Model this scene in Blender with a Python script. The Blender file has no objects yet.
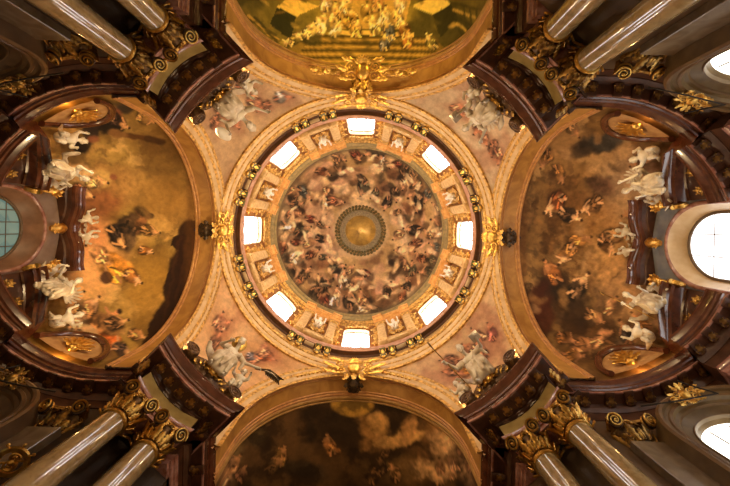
import bpy, math, random
import numpy as np
from mathutils import Vector, Matrix
C = bpy.context.scene.collection
PI = math.pi
R = math.radians
EYE = 1.5                      # camera height; "d" below is height above the camera
F = 350.0
ROLL = R(1.4)
CAM = (0.57, -0.62)

def P(x, y, d):
    return Vector((x, y, d + EYE))

# ------------------------------------------------------------------ mesh builder
class MB:
    def __init__(s):
        s.v = []; s.f = []; s.m = []
    def add(s, verts, faces, mat=0, M=None):
        b = len(s.v)
        if M is not None:
            verts = [M @ Vector(p) for p in verts]
        s.v.extend([tuple(p) for p in verts])
        for f in faces:
            s.f.append([b + i for i in f]); s.m.append(mat)
    def grid(s, rows, mat=0, closed=False, cap=False, M=None):
        n = len(rows[0]); vs = [p for r in rows for p in r]; fs = []
        for i in range(len(rows) - 1):
            for j in range(n if closed else n - 1):
                k = (j + 1) % n
                fs.append((i*n + j, i*n + k, (i+1)*n + k, (i+1)*n + j))
        if cap:
            fs.append(tuple(range(n - 1, -1, -1)))
            fs.append(tuple((len(rows)-1)*n + j for j in range(n)))
        s.add(vs, fs, mat, M)
    def box(s, c, size, M=None, mat=0, bev=0.0):
        hx, hy, hz = size[0]/2, size[1]/2, size[2]/2
        b = min(bev, hx*.9, hy*.9, hz*.9)
        if b <= 0:
            vs = [(c[0]+x*hx, c[1]+y*hy, c[2]+z*hz) for z in (-1, 1) for x, y in ((-1,-1),(1,-1),(1,1),(-1,1))]
            s.add(vs, [(3,2,1,0),(4,5,6,7),(0,1,5,4),(1,2,6,5),(2,3,7,6),(3,0,4,7)], mat, M)
        else:
            rows = []
            for z, q in ((-hz, b), (-hz+b, 0), (hz-b, 0), (hz, b)):
                x, y = hx-q, hy-q
                k = b
                rows.append([(c[0]+u, c[1]+w, c[2]+z) for u, w in ((-x+k,-y),(x-k,-y),(x,-y+k),(x,y-k),(x-k,y),(-x+k,y),(-x,y-k),(-x,-y+k))])
            s.grid(rows, mat, True, True, M)
    def lathe(s, prof, n=24, M=None, mat=0, cap=True):
        rows = [[(r*math.cos(2*PI*i/n), r*math.sin(2*PI*i/n), z) for i in range(n)] for r, z in prof]
        s.grid(rows, mat, True, cap, M)
    def ribbon(s, path, ws, ts, nrm=None, n=8, mat=0, M=None):
        """an elliptical section (half width ws, half thickness ts) swept along path; nrm is the thickness direction"""
        path = [Vector(p) for p in path]; m = len(path); rows = []
        for i, p in enumerate(path):
            t = (path[min(i+1, m-1)] - path[max(i-1, 0)])
            t = t.normalized() if t.length > 1e-9 else Vector((0, 0, 1))
            nn = nrm[i] if isinstance(nrm, list) else nrm
            if nn is None:
                nn = Vector((0, 0, 1)) if abs(t.z) < .9 else Vector((1, 0, 0))
            nn = Vector(nn); sd = t.cross(nn)
            if sd.length < 1e-6: sd = t.cross(Vector((.3, .8, .5)))
            sd.normalize(); up = sd.cross(t).normalized()
            w = ws[i] if hasattr(ws, '__len__') else ws
            h = ts[i] if hasattr(ts, '__len__') else ts
            rows.append([p + sd*(w*math.cos(2*PI*k/n)) + up*(h*math.sin(2*PI*k/n)) for k in range(n)])
        s.grid(rows, mat, True, True, M)
    def ball(s, c, r, M=None, mat=0, n=10):
        rx, ry, rz = r if hasattr(r, '__len__') else (r, r, r)
        rows = []
        m = max(4, n//2 + 1)
        for i in range(m + 1):
            a = -PI/2 + PI*i/m
            q = max(math.cos(a), .02)
            rows.append([(c[0]+rx*q*math.cos(2*PI*k/n), c[1]+ry*q*math.sin(2*PI*k/n), c[2]+rz*math.sin(a)) for k in range(n)])
        s.grid(rows, mat, True, True, M)
    def capsule(s, a, ra, b, rb, n=10):
        a, b = Vector(a), Vector(b)
        s.ball(a, ra, n=n); s.ball(b, rb, n=n)
        if (b-a).length > 1e-4:
            s.ribbon([a, b], [ra, rb], [ra, rb], n=n)
    def mesh(s, name, smooth=40):
        me = bpy.data.meshes.new(name)
        me.from_pydata(s.v, [], s.f)
        me.polygons.foreach_set('material_index', s.m)
        me.polygons.foreach_set('use_smooth', [True]*len(s.f))
        me.update()
        if smooth < 180:
            me.set_sharp_from_angle(angle=R(smooth))
        return me
    def build(s, name, mats, parent=None, smooth=40):
        return link(name, s.mesh(name, smooth), mats, parent)

def link(name, me, mats, parent=None):
    for m in (mats if isinstance(mats, (list, tuple)) else [mats]):
        if len(me.materials) < (len(mats) if isinstance(mats, (list, tuple)) else 1):
            me.materials.append(m)
    o = bpy.data.objects.new(name, me); C.objects.link(o)
    if parent is not None:
        o.parent = parent
    return o

def tag(o, label=None, cat=None, group=None, kind=None):
    if label: o['label'] = label
    if cat: o['category'] = cat
    if group: o['group'] = group
    if kind: o['kind'] = kind
    return o
def struct(o):
    o['kind'] = 'structure'; return o
def thing(name, label, cat, M=None, group=None):
    o = bpy.data.objects.new(name, None); C.objects.link(o)
    o.empty_display_size = .3
    if M is not None: o.matrix_world = M
    return tag(o, label, cat, group)
def copy_tree(o, parent=None):
    c = o.copy(); C.objects.link(c); c.parent = parent
    for ch in list(o.children): copy_tree(ch, c)
    return c
def frame(org, u, v, w):
    """matrix with local x,y,z along u,v,w"""
    u, v, w = Vector(u).normalized(), Vector(v).normalized(), Vector(w).normalized()
    M = Matrix((u, v, w)).transposed().to_4x4(); M.translation = org
    return M

# ------------------------------------------------------------------ materials
def mat(name, col, rough=.5, metal=0., col2=None, scale=3., detail=6., lo=.35, hi=.65, bump=0., bscale=None, spec=.5, distort=0., coat=0.):
    m = bpy.data.materials.new(name); m.use_nodes = True
    nt = m.node_tree; b = nt.nodes['Principled BSDF']
    b.inputs['Roughness'].default_value = rough; b.inputs['Metallic'].default_value = metal
    b.inputs['Specular IOR Level'].default_value = spec
    b.inputs['Coat Weight'].default_value = coat
    b.inputs['Coat Roughness'].default_value = .04
    b.inputs['Base Color'].default_value = (*col, 1)
    tc = nt.nodes.new('ShaderNodeTexCoord')
    if col2 is not None:
        n = nt.nodes.new('ShaderNodeTexNoise'); n.inputs['Scale'].default_value = scale
        n.inputs['Detail'].default_value = detail; n.inputs['Distortion'].default_value = distort
        nt.links.new(tc.outputs['Object'], n.inputs['Vector'])
        r = nt.nodes.new('ShaderNodeValToRGB')
        r.color_ramp.elements[0].position = lo; r.color_ramp.elements[0].color = (*col, 1)
        r.color_ramp.elements[1].position = hi; r.color_ramp.elements[1].color = (*col2, 1)
        nt.links.new(n.outputs['Fac'], r.inputs['Fac']); nt.links.new(r.outputs['Color'], b.inputs['Base Color'])
    if bump:
        n2 = nt.nodes.new('ShaderNodeTexNoise'); n2.inputs['Scale'].default_value = bscale or scale*3
        n2.inputs['Detail'].default_value = 4
        nt.links.new(tc.outputs['Object'], n2.inputs['Vector'])
        bp = nt.nodes.new('ShaderNodeBump'); bp.inputs['Strength'].default_value = bump; bp.inputs['Distance'].default_value = .05
        nt.links.new(n2.outputs['Fac'], bp.inputs['Height']); nt.links.new(bp.outputs['Normal'], b.inputs['Normal'])
    return m

GOLD = mat('gilding', (.95, .62, .16), .33, 1., (.55, .30, .07), 5, bump=.4, bscale=9)
GOLDDK = mat('old_gilding', (.62, .38, .10), .38, 1., (.16, .085, .03), 3.5, lo=.38, hi=.62, bump=.5, bscale=8)
GOLDRING = mat('gilded_stucco', (.86, .54, .15), .42, .45, (.34, .16, .04), 4.5, lo=.4, hi=.68, bump=.6, bscale=9)
ORANGE = mat('orange_marble', (.64, .29, .06), .4, 0., (.78, .42, .12), 3, bump=.1)
CREAM = mat('cream_stucco', (.77, .57, .32), .5, 0., (.62, .41, .19), 1.6, bump=.12)
CREAMP = mat('cream_pilaster', (.84, .60, .29), .45, 0., (.60, .38, .16), 2.5)
REDM = mat('red_brown_marble', (.075, .022, .010), .24, 0., (.13, .042, .02), 2.4, spec=.6, bump=.03, coat=.5)
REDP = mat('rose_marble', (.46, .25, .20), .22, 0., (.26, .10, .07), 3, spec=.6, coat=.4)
SOFF = mat('dark_brown_stucco', (.052, .019, .009), .38, 0., (.10, .038, .018), 2.5, bump=.1)
OLIVE = mat('olive_marble', (.46, .34, .14), .28, 0., (.34, .24, .09), 2.2)
SHAFT = mat('polished_cream_marble', (.47, .365, .185), .12, 0., (.31, .225, .10), 3.4, detail=10, lo=.42, hi=.66, spec=.6, distort=.6, coat=1.)
PILM = mat('olive_grey_marble', (.27, .205, .125), .22, 0., (.18, .13, .075), 1.3, detail=8, distort=1)
PLAST = mat('ochre_wall_plaster', (.15, .09, .04), .5, 0., (.10, .055, .024), 1.2, bump=.1)
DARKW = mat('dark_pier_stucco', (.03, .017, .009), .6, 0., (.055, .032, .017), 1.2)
SOFFIT = mat('amber_marbling', (.50, .26, .065), .4, 0., (.33, .15, .035), .9, detail=8, distort=1.2)
STONE = mat('white_stucco_figure', (.86, .81, .70), .4, 0., (.66, .57, .43), 3, bump=.12)
STONE2 = mat('white_stucco_drapery', (.74, .66, .52), .36, 0., (.50, .39, .26), 5, bump=.3)
HAIR = mat('stucco_hair', (.62, .52, .38), .5, 0., (.48, .38, .25), 6, bump=.5)
GREENB = mat('verdigris_console', (.075, .085, .028), .3, .3, (.20, .18, .055), 5)
GREYB = mat('grey_blue_panel', (.20, .215, .25), .5, 0., (.28, .29, .31), 2)
BLACKB = mat('dark_bronze', (.03, .018, .01), .4, .4, (.10, .06, .03), 4)
FLOORM = mat('floor_marble', (.30, .22, .15), .35, 0., (.22, .15, .10), 1.)
IRON = mat('iron', (.03, .024, .02), .5, .6)
LEAD = mat('window_lead', (.16, .11, .06), .5, .3)

def fresco_mat(name, rough=.62):
    m = bpy.data.materials.new(name); m.use_nodes = True
    nt = m.node_tree; b = nt.nodes['Principled BSDF']
    b.inputs['Roughness'].default_value = rough; b.inputs['Specular IOR Level'].default_value = .25
    a = nt.nodes.new('ShaderNodeVertexColor'); a.layer_name = 'pigment'
    tc = nt.nodes.new('ShaderNodeTexCoord')
    n = nt.nodes.new('ShaderNodeTexNoise'); n.inputs['Scale'].default_value = 2.2; n.inputs['Detail'].default_value = 9
    n.inputs['Roughness'].default_value = .7
    nt.links.new(tc.outputs['Object'], n.inputs['Vector'])
    mr = nt.nodes.new('ShaderNodeMapRange'); mr.inputs['From Min'].default_value = .3; mr.inputs['From Max'].default_value = .7
    mr.inputs['To Min'].default_value = .72; mr.inputs['To Max'].default_value = 1.22
    nt.links.new(n.outputs['Fac'], mr.inputs['Value'])
    mx = nt.nodes.new('ShaderNodeVectorMath'); mx.operation = 'SCALE'
    nt.links.new(a.outputs['Color'], mx.inputs[0]); nt.links.new(mr.outputs['Result'], mx.inputs['Scale'])
    nt.links.new(mx.outputs['Vector'], b.inputs['Base Color'])
    return m
FRESCO = fresco_mat('fresco_paint')

def glow(name, col, strength, col2=None, scale=3.):
    m = bpy.data.materials.new(name); m.use_nodes = True
    nt = m.node_tree; b = nt.nodes['Principled BSDF']
    b.inputs['Base Color'].default_value = (.12, .14, .14, 1); b.inputs['Roughness'].default_value = .2
    b.inputs['Emission Color'].default_value = (*col, 1); b.inputs['Emission Strength'].default_value = strength
    if col2:
        tc = nt.nodes.new('ShaderNodeTexCoord')
        n = nt.nodes.new('ShaderNodeTexVoronoi'); n.inputs['Scale'].default_value = scale
        nt.links.new(tc.outputs['Object'], n.inputs['Vector'])
        r = nt.nodes.new('ShaderNodeMixRGB'); r.inputs['Color1'].default_value = (*col, 1); r.inputs['Color2'].default_value = (*col2, 1)
        s = nt.nodes.new('ShaderNodeSeparateColor')
        nt.links.new(n.outputs['Color'], s.inputs['Color']); nt.links.new(s.outputs['Red'], r.inputs['Fac'])
        nt.links.new(r.outputs['Color'], b.inputs['Emission Color'])
    return m
DAY = glow('daylit_glass', (1, .95, .96), 10.)
DAYR = glow('daylit_big_glass', (1, .96, .95), 3.2)
DAYS = glow('daylit_oval_glass', (1, .93, .80), 4)
TEAL = glow('dim_leaded_glass', (.10, .25, .23), .55, (.24, .36, .27), 1.2)

# ------------------------------------------------------------------ painting of frescoes (pigment per vertex)
def hash2(ix, iy, sd):
    h = np.sin(ix*127.1 + iy*311.7 + sd*74.7)*43758.5453
    return h - np.floor(h)
def vnoise(p, sc, sd=0):
    x = p[:, 0]*sc; y = p[:, 1]*sc
    ix = np.floor(x); iy = np.floor(y); fx = x-ix; fy = y-iy
    fx = fx*fx*(3-2*fx); fy = fy*fy*(3-2*fy)
    a = hash2(ix, iy, sd); b = hash2(ix+1, iy, sd); c = hash2(ix, iy+1, sd); d = hash2(ix+1, iy+1, sd)
    return (a*(1-fx)+b*fx)*(1-fy) + (c*(1-fx)+d*fx)*fy
def fbm(p, sc, sd=0, o=4):
    t = 0; amp = .5; n = 0
    for i in range(o):
        t = t + amp*vnoise(p, sc*2**i, sd+i*13); n += amp; amp *= .55
    return t/n
def lin(c):
    c = np.array(c, float)/255
    return np.where(c <= .04045, c/12.92, ((c+.055)/1.055)**2.4)
def sstep(a, b, x):
    t = np.clip((x-a)/(b-a), 0, 1); return t*t*(3-2*t)

class Canvas:
    """q: positions as directions seen from the middle of the floor (350 = 45 degrees); col: linear pigment"""
    def __init__(s, pts):
        pts = np.array(pts, float)
        d = pts[:, 2]-EYE
        s.q = np.stack([F*pts[:, 0]/d, F*pts[:, 1]/d], 1)
        s.col = np.zeros((len(pts), 3))
        s.wx = fbm(s.q, .12, 5)-.5; s.wy = fbm(s.q, .12, 9)-.5
        s.fine = fbm(s.q, .25, 21)
    def base(s, c1, c2, sc=.03, sd=1, lo=.35, hi=.65, a=1.):
        t = sstep(lo, hi, fbm(s.q, sc, sd))[:, None]*a
        s.col = s.col*(1-t) + lin(c2)*t if c1 is None else lin(c1)*(1-t) + lin(c2)*t
    def blob(s, c, r, col, ang=0., a=1., soft=.35, warp=6., shade=0.):
        c = np.array(c, float); rm = max(r)*1.7 + warp
        k = np.where((np.abs(s.q[:, 0]-c[0]) < rm) & (np.abs(s.q[:, 1]-c[1]) < rm))[0]
        if not len(k): return
        dx = s.q[k, 0]-c[0]+warp*s.wx[k]; dy = s.q[k, 1]-c[1]+warp*s.wy[k]
        ca, sa = math.cos(ang), math.sin(ang)
        u = (dx*ca+dy*sa)/r[0]; v = (-dx*sa+dy*ca)/r[1]
        t = (1-sstep(1-soft, 1+soft, np.hypot(u, v)))[:, None]*a
        cc = lin(col)[None, :]*np.clip(1+shade*(u-.4*v+2.5*(s.fine[k]-.5)), .25, 2.2)[:, None]
        s.col[k] = s.col[k]*(1-t)+cc*t
    def stroke(s, p0, p1, w, col, a=1., soft=.4, warp=3.):
        p0 = np.array(p0, float); p1 = np.array(p1, float); m = (p0+p1)/2; rm = np.linalg.norm(p1-p0)/2+w*2+warp
        k = np.where((np.abs(s.q[:, 0]-m[0]) < rm) & (np.abs(s.q[:, 1]-m[1]) < rm))[0]
        if not len(k): return
        x = s.q[k]+warp*np.stack([s.wx[k], s.wy[k]], 1); e = p1-p0
        h = np.clip(((x-p0)@e)/(e@e+1e-9), 0, 1)
        dd = np.linalg.norm(x-p0-h[:, None]*e, axis=1)/w
        t = (1-sstep(1-soft, 1+soft, dd))[:, None]*a
        s.col[k] = s.col[k]*(1-t)+lin(col)*t
    def clouds(s, col, sc, lo, hi, a, sd):
        w = s.q+14*np.stack([s.wx, s.wy], 1)
        t = sstep(lo, hi, fbm(w, sc, sd, 5))[:, None]*a
        s.col = s.col*(1-t)+lin(col)*t
    def person(s, c, sz, ang, robe, rng, flesh=(208, 158, 114), a=1.):
        """a painted draped figure: ang is the way its head points"""
        ca, sa = math.cos(ang), math.sin(ang)
        def T(u, v):                      # u: along to the head, v: across
            return (c[0]+sz*(u*ca-v*sa), c[1]+sz*(u*sa+v*ca))
        sz = sz*1.3; robe = np.array(robe, float); fl = 1 if rng.random() < .5 else -1
        s.blob(T(-.25, 0), (sz*.72, sz*.5), robe*.6, ang+rng.uniform(-.4, .4), a, .25, sz*.5, .3)
        s.blob(T(-.15, .1*fl), (sz*.56, sz*.34), robe, ang+rng.uniform(-.3, .3), a, .3, sz*.4, .6)
        s.blob(T(-.5, -.22*fl), (sz*.36, sz*.16), robe*1.25, ang+rng.uniform(-.8, .8), a, .3, sz*.3, .5)
        for q in range(6):
            u0 = rng.uniform(-.6, .0); v0 = rng.uniform(-.3, .3)
            s.stroke(T(u0, v0), T(u0-rng.uniform(.1, .4), v0+rng.uniform(-.25, .25)), sz*.045, robe*(1.7 if q % 2 else .38), a*.85, .35, sz*.15)
        s.stroke(T(-.5, .1*fl), T(-.8, .24*fl), sz*.07, flesh, a)
        s.stroke(T(-.5, -.1*fl), T(-.78, -.1*fl), sz*.065, np.array(flesh)*.8, a)
        s.blob(T(.28, 0), (sz*.26, sz*.18), flesh, ang, a, .3, sz*.2, .5)
        s.stroke(T(.38, .15*fl), T(.25+rng.uniform(-.3, .4), .46*fl), sz*.055, flesh, a)
        s.stroke(T(.36, -.15*fl), T(.1+rng.uniform(-.3, .2), -.34*fl), sz*.055, np.array(flesh)*.85, a)
        s.blob(T(.68, .05*fl), (sz*.13, sz*.11), np.array(flesh)*1.1, ang, a, .3, 1.)
        s.blob(T(.78, .03*fl), (sz*.1, sz*.11), (74, 48, 30), ang, a, .4, 1.)
    def poly(s, pts, col, a=1., warp=2.):
        x = s.q[:, 0]+warp*s.wx; y = s.q[:, 1]+warp*s.wy; ins = np.zeros(len(x), bool); n = len(pts)
        for i in range(n):
            (x0, y0), (x1, y1) = pts[i], pts[(i+1) % n]
            if y0 == y1: continue
            ins ^= ((y0 > y) != (y1 > y)) & (x < (x1-x0)*(y-y0)/(y1-y0)+x0)
        s.col[ins] = s.col[ins]*(1-a)+lin(col)*a
    def apply(s, me):
        at = me.color_attributes.new('pigment', 'FLOAT_COLOR', 'POINT')
        lum = s.col.mean(1, keepdims=True)+1e-4; m = max(float(np.median(lum)), .02)
        c = np.ones((len(s.col), 4)); c[:, :3] = np.clip(s.col*np.clip(lum/m, .05, 3)**.38, 0, .95)
        at.data.foreach_set('color', c.ravel().astype(np.float32))

def ph(px, py, d=24.):
    """photo position -> canvas position for a surface about d above the eye"""
    rx, ry = px-365., py-226.
    c, s_ = math.cos(ROLL), math.sin(ROLL)
    x, y = rx*c+ry*s_, -rx*s_+ry*c
    return (x+F*CAM[0]/d, y+F*CAM[1]/d)

def surf(name, rows, painter=None, m=None, closed=False):
    b = MB(); b.grid(rows, 0, closed)
    me = b.mesh(name, 180)
    if painter:
        cv = Canvas(b.v); painter(cv); cv.apply(me)
    return struct(link(name, me, m or FRESCO))

rng = random.Random(7)
EARTH = [(122, 78, 54), (92, 74, 54), (146, 92, 62), (74, 60, 46), (176, 132, 92), (98, 90, 68), (222, 196, 156), (136, 106, 74), (96, 98, 92), (118, 64, 48), (210, 178, 136), (66, 56, 44)]

# ------------------------------------------------------------------ sweeps
def sweep(mb, rings, mat=0, cap=True, closed=False):
    """rings: for each profile point a list of path points (all the same length)"""
    n = len(rings); m = len(rings[0])
    rows = [[rings[j][i] for j in range(n)] for i in range(m)]
    vs = [p for r in rows for p in r]; fs = []
    for i in range(m if closed else m-1):
        k = (i+1) % m
        for j in range(n-1):
            fs.append((i*n+j, k*n+j, k*n+j+1, i*n+j+1))
    if cap and not closed:
        fs.append(tuple(range(n))); fs.append(tuple((m-1)*n+j for j in range(n-1, -1, -1)))
    mb.add(vs, fs, mat)

def arc_rings(cx, cy, r, a0, a1, n, prof, d0, sgn=-1):
    """profile (o,u) around a plan circle; o goes inwards (sgn -1)"""
    return [[P(cx+(r+sgn*o)*math.cos(a0+(a1-a0)*i/n), cy+(r+sgn*o)*math.sin(a0+(a1-a0)*i/n), d0+u) for i in range(n+1)] for o, u in prof]

def xf(fn):           # apply fn to every point of the rings
    return lambda rings: [[fn(p) for p in r] for r in rings]

ARCH_P = [(-1.0, 0), (0, 0), (0, .2), (.06, .22), (.06, .45), (.13, .48), (.17, .58), (.17, .66), (-1.0, .66)]
FRZ_P = [(-1.0, .66), (0.02, .66), (.02, 1.5), (-1.0, 1.5)]
COR_P = [(-1.0, 1.3), (.08, 1.3), (.12, 1.38), (.26, 1.48), (.30, 1.62), (.36, 1.72), (1.0, 1.72), (1.0, 1.74), (1.02, 2.02), (1.1, 2.06), (1.13, 2.16), (1.22, 2.22), (1.34, 2.42), (1.4, 2.46), (1.4, 2.56), (-1.0, 2.62)]
E0 = 15.6
D_CORN = E0+2.6       # top of the main cornice
SPR = 20.4            # springing of arches
AX = 10.9; RA = 6.9; RS = math.hypot(AX, RA)

# ================================================================== SETTING
b = MB(); b.box((0, 0, -.1), (60, 80, .2)); struct(b.build('floor', FLOORM))

# ---- dome
DC, DR = 37.5, 8.9
def dome_rows(na=480, nb=115):
    rows = []
    e1 = math.acos(2.75/DR)
    for j in range(nb+1):
        e = e1*j/nb
        rows.append([P(DR*math.cos(e)*math.cos(2*PI*i/na), DR*math.cos(e)*math.sin(2*PI*i/na), DC+DR*math.sin(e)) for i in range(na)])
    return rows
def paint_dome(c):
    q = c.q; rr = np.hypot(q[:, 0], q[:, 1])
    c.base((188, 152, 100), (222, 188, 136), .05, 3)
    c.base(None, (136, 96, 66), .07, 31, .5, .7, .8)
    c.base(None, (196, 150, 120), .045, 51, .52, .7, .7)
    r2 = random.Random(3)
    for k in range(120):                       # cloud banks
        a = r2.uniform(0, 2*PI); r = 28+54*math.sqrt(r2.random())
        c.blob((r*math.cos(a), r*math.sin(a)), (r2.uniform(5, 11), r2.uniform(2.5, 5)), r2.choice([(222, 190, 150), (150, 108, 78), (190, 150, 112), (128, 92, 66), (206, 160, 128)]), a+PI/2+r2.uniform(-.6, .6), .75, .5, 6, .3)
    for k in range(70):
        a = r2.uniform(0, 2*PI); r = 42+38*r2.random()**.7
        c.blob((r*math.cos(a), r*math.sin(a)), (r2.uniform(4, 9), r2.uniform(2.5, 5)), r2.choice([(130, 90, 62), (108, 78, 56), (150, 104, 70), (120, 100, 72), (92, 70, 52)]), a+r2.uniform(-1.5, 1.5), .75, .35, 7, .5)
    for ring, n, sz in ((77, 34, 8.5), (66, 30, 8.5), (53, 24, 8.), (41, 17, 7.)):
        for k in range(n):
            if r2.random() < (.3 if ring in (53, 66) else .2): continue
            a = 2*PI*(k+r2.uniform(-.35, .35))/n; r = ring+r2.uniform(-4, 4)
            col = r2.choice(EARTH)
            c.person((r*math.cos(a), r*math.sin(a)), sz*r2.uniform(.7, 1.2), a+PI+r2.uniform(-1., 1.), col, r2, (196, 146, 106))
    for k in range(70):                        # light cloud edges and pale draperies
        a = r2.uniform(0, 2*PI); r = r2.uniform(30, 79)
        c.blob((r*math.cos(a), r*math.sin(a)), (r2.uniform(3, 7), r2.uniform(1.2, 2.6)), r2.choice([(238, 212, 168), (226, 190, 140), (210, 176, 134)]), a+PI/2+r2.uniform(-.8, .8), .8, .4, 6, .3)
    for k in range(26):                        # dark accents
        a = r2.uniform(0, 2*PI); r = r2.uniform(42, 80)
        c.blob((r*math.cos(a), r*math.sin(a)), (r2.uniform(3, 6), r2.uniform(1.5, 3)), (66, 50, 38), a+r2.uniform(0, 3), .8, .4, 5)
    c.col = c.col*np.array([1.02, .98, .84])
    t = sstep(78, 82.5, rr)[:, None]*.75
    c.col = c.col*(1-t)+lin((112, 96, 66))*t
    t = (1-sstep(24, 31, rr+6*c.wx))[:, None]*.8
    c.col = c.col*(1-t)+lin((216, 182, 130))*t
surf('ceiling_dome', dome_rows(), paint_dome, closed=True)
# lantern eye
b = MB(); n = 64
b.grid([[P(r*math.cos(2*PI*i/n), r*math.sin(2*PI*i/n), d) for i in range(n)] for r, d in ((2.8, DC+8.46), (2.45, DC+8.5), (2.3, DC+9.2), (2.2, DC+10.6), (1.5, DC+11.4), (.5, DC+11.7), (.05, DC+11.75))], 0, True)
me = b.mesh('ceiling_lantern', 180); cv = Canvas(b.v)
cv.base((122, 96, 48), (160, 128, 66), .12, 4); cv.blob((0, 0), (9, 9), (150, 122, 62), 0, .9, .6, 3); cv.blob((1, 0), (3, 2), (206, 180, 130), .5, .8, .4, 2); cv.blob((-3, 3), (3, 1.5), (96, 70, 40), 1.5, .7, .4, 2)
cv.apply(me); struct(link('ceiling_lantern', me, FRESCO))
t = thing('lantern_wreath', 'dark green and gold leaf wreath ringing the round eye at the dome top', 'wreath', Matrix.Translation(P(0, 0, DC+8.3)))
b = MB(); b.grid([[Vector((r*math.cos(2*PI*i/64), r*math.sin(2*PI*i/64), z)) for i in range(64)] for r, z in ((2.78, .1), (2.72, -.12), (2.5, -.2), (2.2, -.22), (2.0, -.12), (2.0, .3))], 0, True); b.build('inner_moulding', mat('wreath_ground', (.36, .27, .12), .5, .1, (.22, .16, .07), 5), t)
b = MB()
for k in range(44):
    a = 2*PI*k/44
    for s_, dr in ((1, .0), (-1, .32)):
        r0 = 2.85+dr
        pts = [Vector((r0*math.cos(a+s_*x), r0*math.sin(a+s_*x), -.12-.1*math.sin(PI*i/4)-.02*dr)) for i, x in enumerate((0, .03, .06, .09, .12))]
        b.ribbon(pts, [.05, .16, .2, .14, .02], [.03, .06, .06, .05, .02], Vector((0, 0, 1)), n=6)
b.build('leaf_garland', mat('wreath_green', (.12, .10, .035), .5, .2, (.30, .22, .07), 6), t)

# ---- drum wall with eight window openings
RD = 9.8; WA = R(7.2)
def win_top(x):           # x in -1..1 across the window
    return 34.4+.75*math.sqrt(max(0, 1-(abs(x))**2.6))
b = MB()
for k in range(8):
    a0 = k*PI/4
    def pt(a, d, r=RD): return P(r*math.cos(a), r*math.sin(a), d)
    na = 14
    aw = [a0-WA+2*WA*i/na for i in range(na+1)]
    b.grid([[pt(a, win_top((a-a0)/WA)) for a in aw], [pt(a, 36.4) for a in aw]])
    b.grid([[pt(a, 29.3) for a in aw], [pt(a, 29.75) for a in aw]])
    ap = [a0+WA+(PI/4-2*WA)*i/10 for i in range(11)]
    b.grid([[pt(a, 29.3) for a in ap], [pt(a, 32) for a in ap], [pt(a, 36.4) for a in ap]])
    # reveals
    loop = [(a0-WA, 29.75)]+[(a, win_top((a-a0)/WA)) for a in aw]+[(a0+WA, 29.75)]
    b.grid([[pt(a, d) for a, d in loop], [pt(a, d, RD+.45) for a, d in loop]], 1)
struct(b.build('wall_drum', [mat('drum_ground', (.26, .10, .028), .5, .1, (.40, .19, .06), 4, bump=.3), CREAM]))  # ground colour darkened to put shadow depth into the niches
for k in range(8):
    a0 = k*PI/4
    M = frame(P((RD+.4)*math.cos(a0), (RD+.4)*math.sin(a0), 29.7), (-math.sin(a0), math.cos(a0), 0), (0, 0, 1), (math.cos(a0), math.sin(a0), 0))
    hw = (RD+.4)*math.sin(WA)
    loop = [(-hw, 0)]+[(hw*x, win_top(x)-29.7) for x in [-1+2*i/14 for i in range(15)]]+[(hw, 0)]
    pane = MB(); pane.add([(x, y, 0) for x, y in loop]+[(x, y, .03) for x, y in loop], [tuple(range(len(loop))), tuple(len(loop)+i for i in range(len(loop)-1, -1, -1))])
    w = struct(pane.build('window_%d' % (k+1), DAY)); w.matrix_world = M
    fr = MB()
    for i in range(len(loop)-1):
        fr.ribbon([(loop[i][0], loop[i][1], -.05), (loop[i+1][0], loop[i+1][1], -.05)], .06, .06)
    fr.build('window_frame', LEAD, w)
    mu = MB()
    for x in (-.34*hw, .34*hw):
        mu.ribbon([(x, 0, -.05), (x, 5.4, -.05)], .045, .04, n=6)
    for y in (1.4, 2.8, 4.2):
        mu.ribbon([(-hw, y, -.05), (hw, y, -.05)], .03, .03, n=6)
    mu.build('glazing_bar', LEAD, w)

# ---- drum head mouldings and dome springing
b = MB(); n = 128
pr = [(RD, 36.0), (9.6, 36.1), (9.55, 36.35), (9.3, 36.5), (9.25, 36.75), (9.05, 36.9), (9.0, 37.2), (8.88, 37.35), (8.9, 37.6)]
b.grid([[P(r*math.cos(2*PI*i/n), r*math.sin(2*PI*i/n), d) for i in range(n)] for r, d in pr[:4]], 0, True)
b.grid([[P(r*math.cos(2*PI*i/n), r*math.sin(2*PI*i/n), d) for i in range(n)] for r, d in pr[3:]], 1, True)
struct(b.build('trim_drum_head', [GOLDRING, mat('olive_gilt_band', (.26, .20, .075), .45, .1, (.42, .30, .11), 3)]))

# ---- ring below the drum
b = MB()
def ringp(pr, m): b.grid([[P(r*math.cos(2*PI*i/n), r*math.sin(2*PI*i/n), d) for i in range(n)] for r, d in pr], m, True)
ringp([(11.0, 27.25), (10.8, 27.2), (10.72, 27.35)], 1)
ringp([(10.72, 27.35), (10.66, 27.42), (10.62, 27.62)], 0)
ringp([(10.62, 27.62), (10.55, 27.66), (10.55, 27.74)], 1)
ringp([(10.55, 27.74), (10.5, 27.8), (10.44, 28.1)], 0)
ringp([(10.44, 28.1), (10.36, 28.14), (10.34, 28.28), (10.28, 28.36)], 1)
ringp([(10.28, 28.36), (10.30, 28.42), (10.30, 28.95)], 2)
struct(b.build('trim_ring', [CREAM, GOLDRING, mat('ring_frieze', (.40, .22, .08), .45, .1, (.62, .40, .15), 5)]))
t = thing('gallery_cornice', 'round gallery cornice with green scroll consoles under the dome windows', 'cornice', Matrix.Translation(P(0, 0, 29)))
b = MB()
b.grid([[Vector((r*math.cos(2*PI*i/n), r*math.sin(2*PI*i/n), z)) for i in range(n)] for r, z in ((10.32, -.12), (10.2, -.05), (10.16, .12), (9.86, .14))], 0, True)
b.build('soffit', mat('gallery_soffit', (.06, .024, .01), .45, 0, (.11, .045, .02), 3), t)
b = MB()
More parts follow.
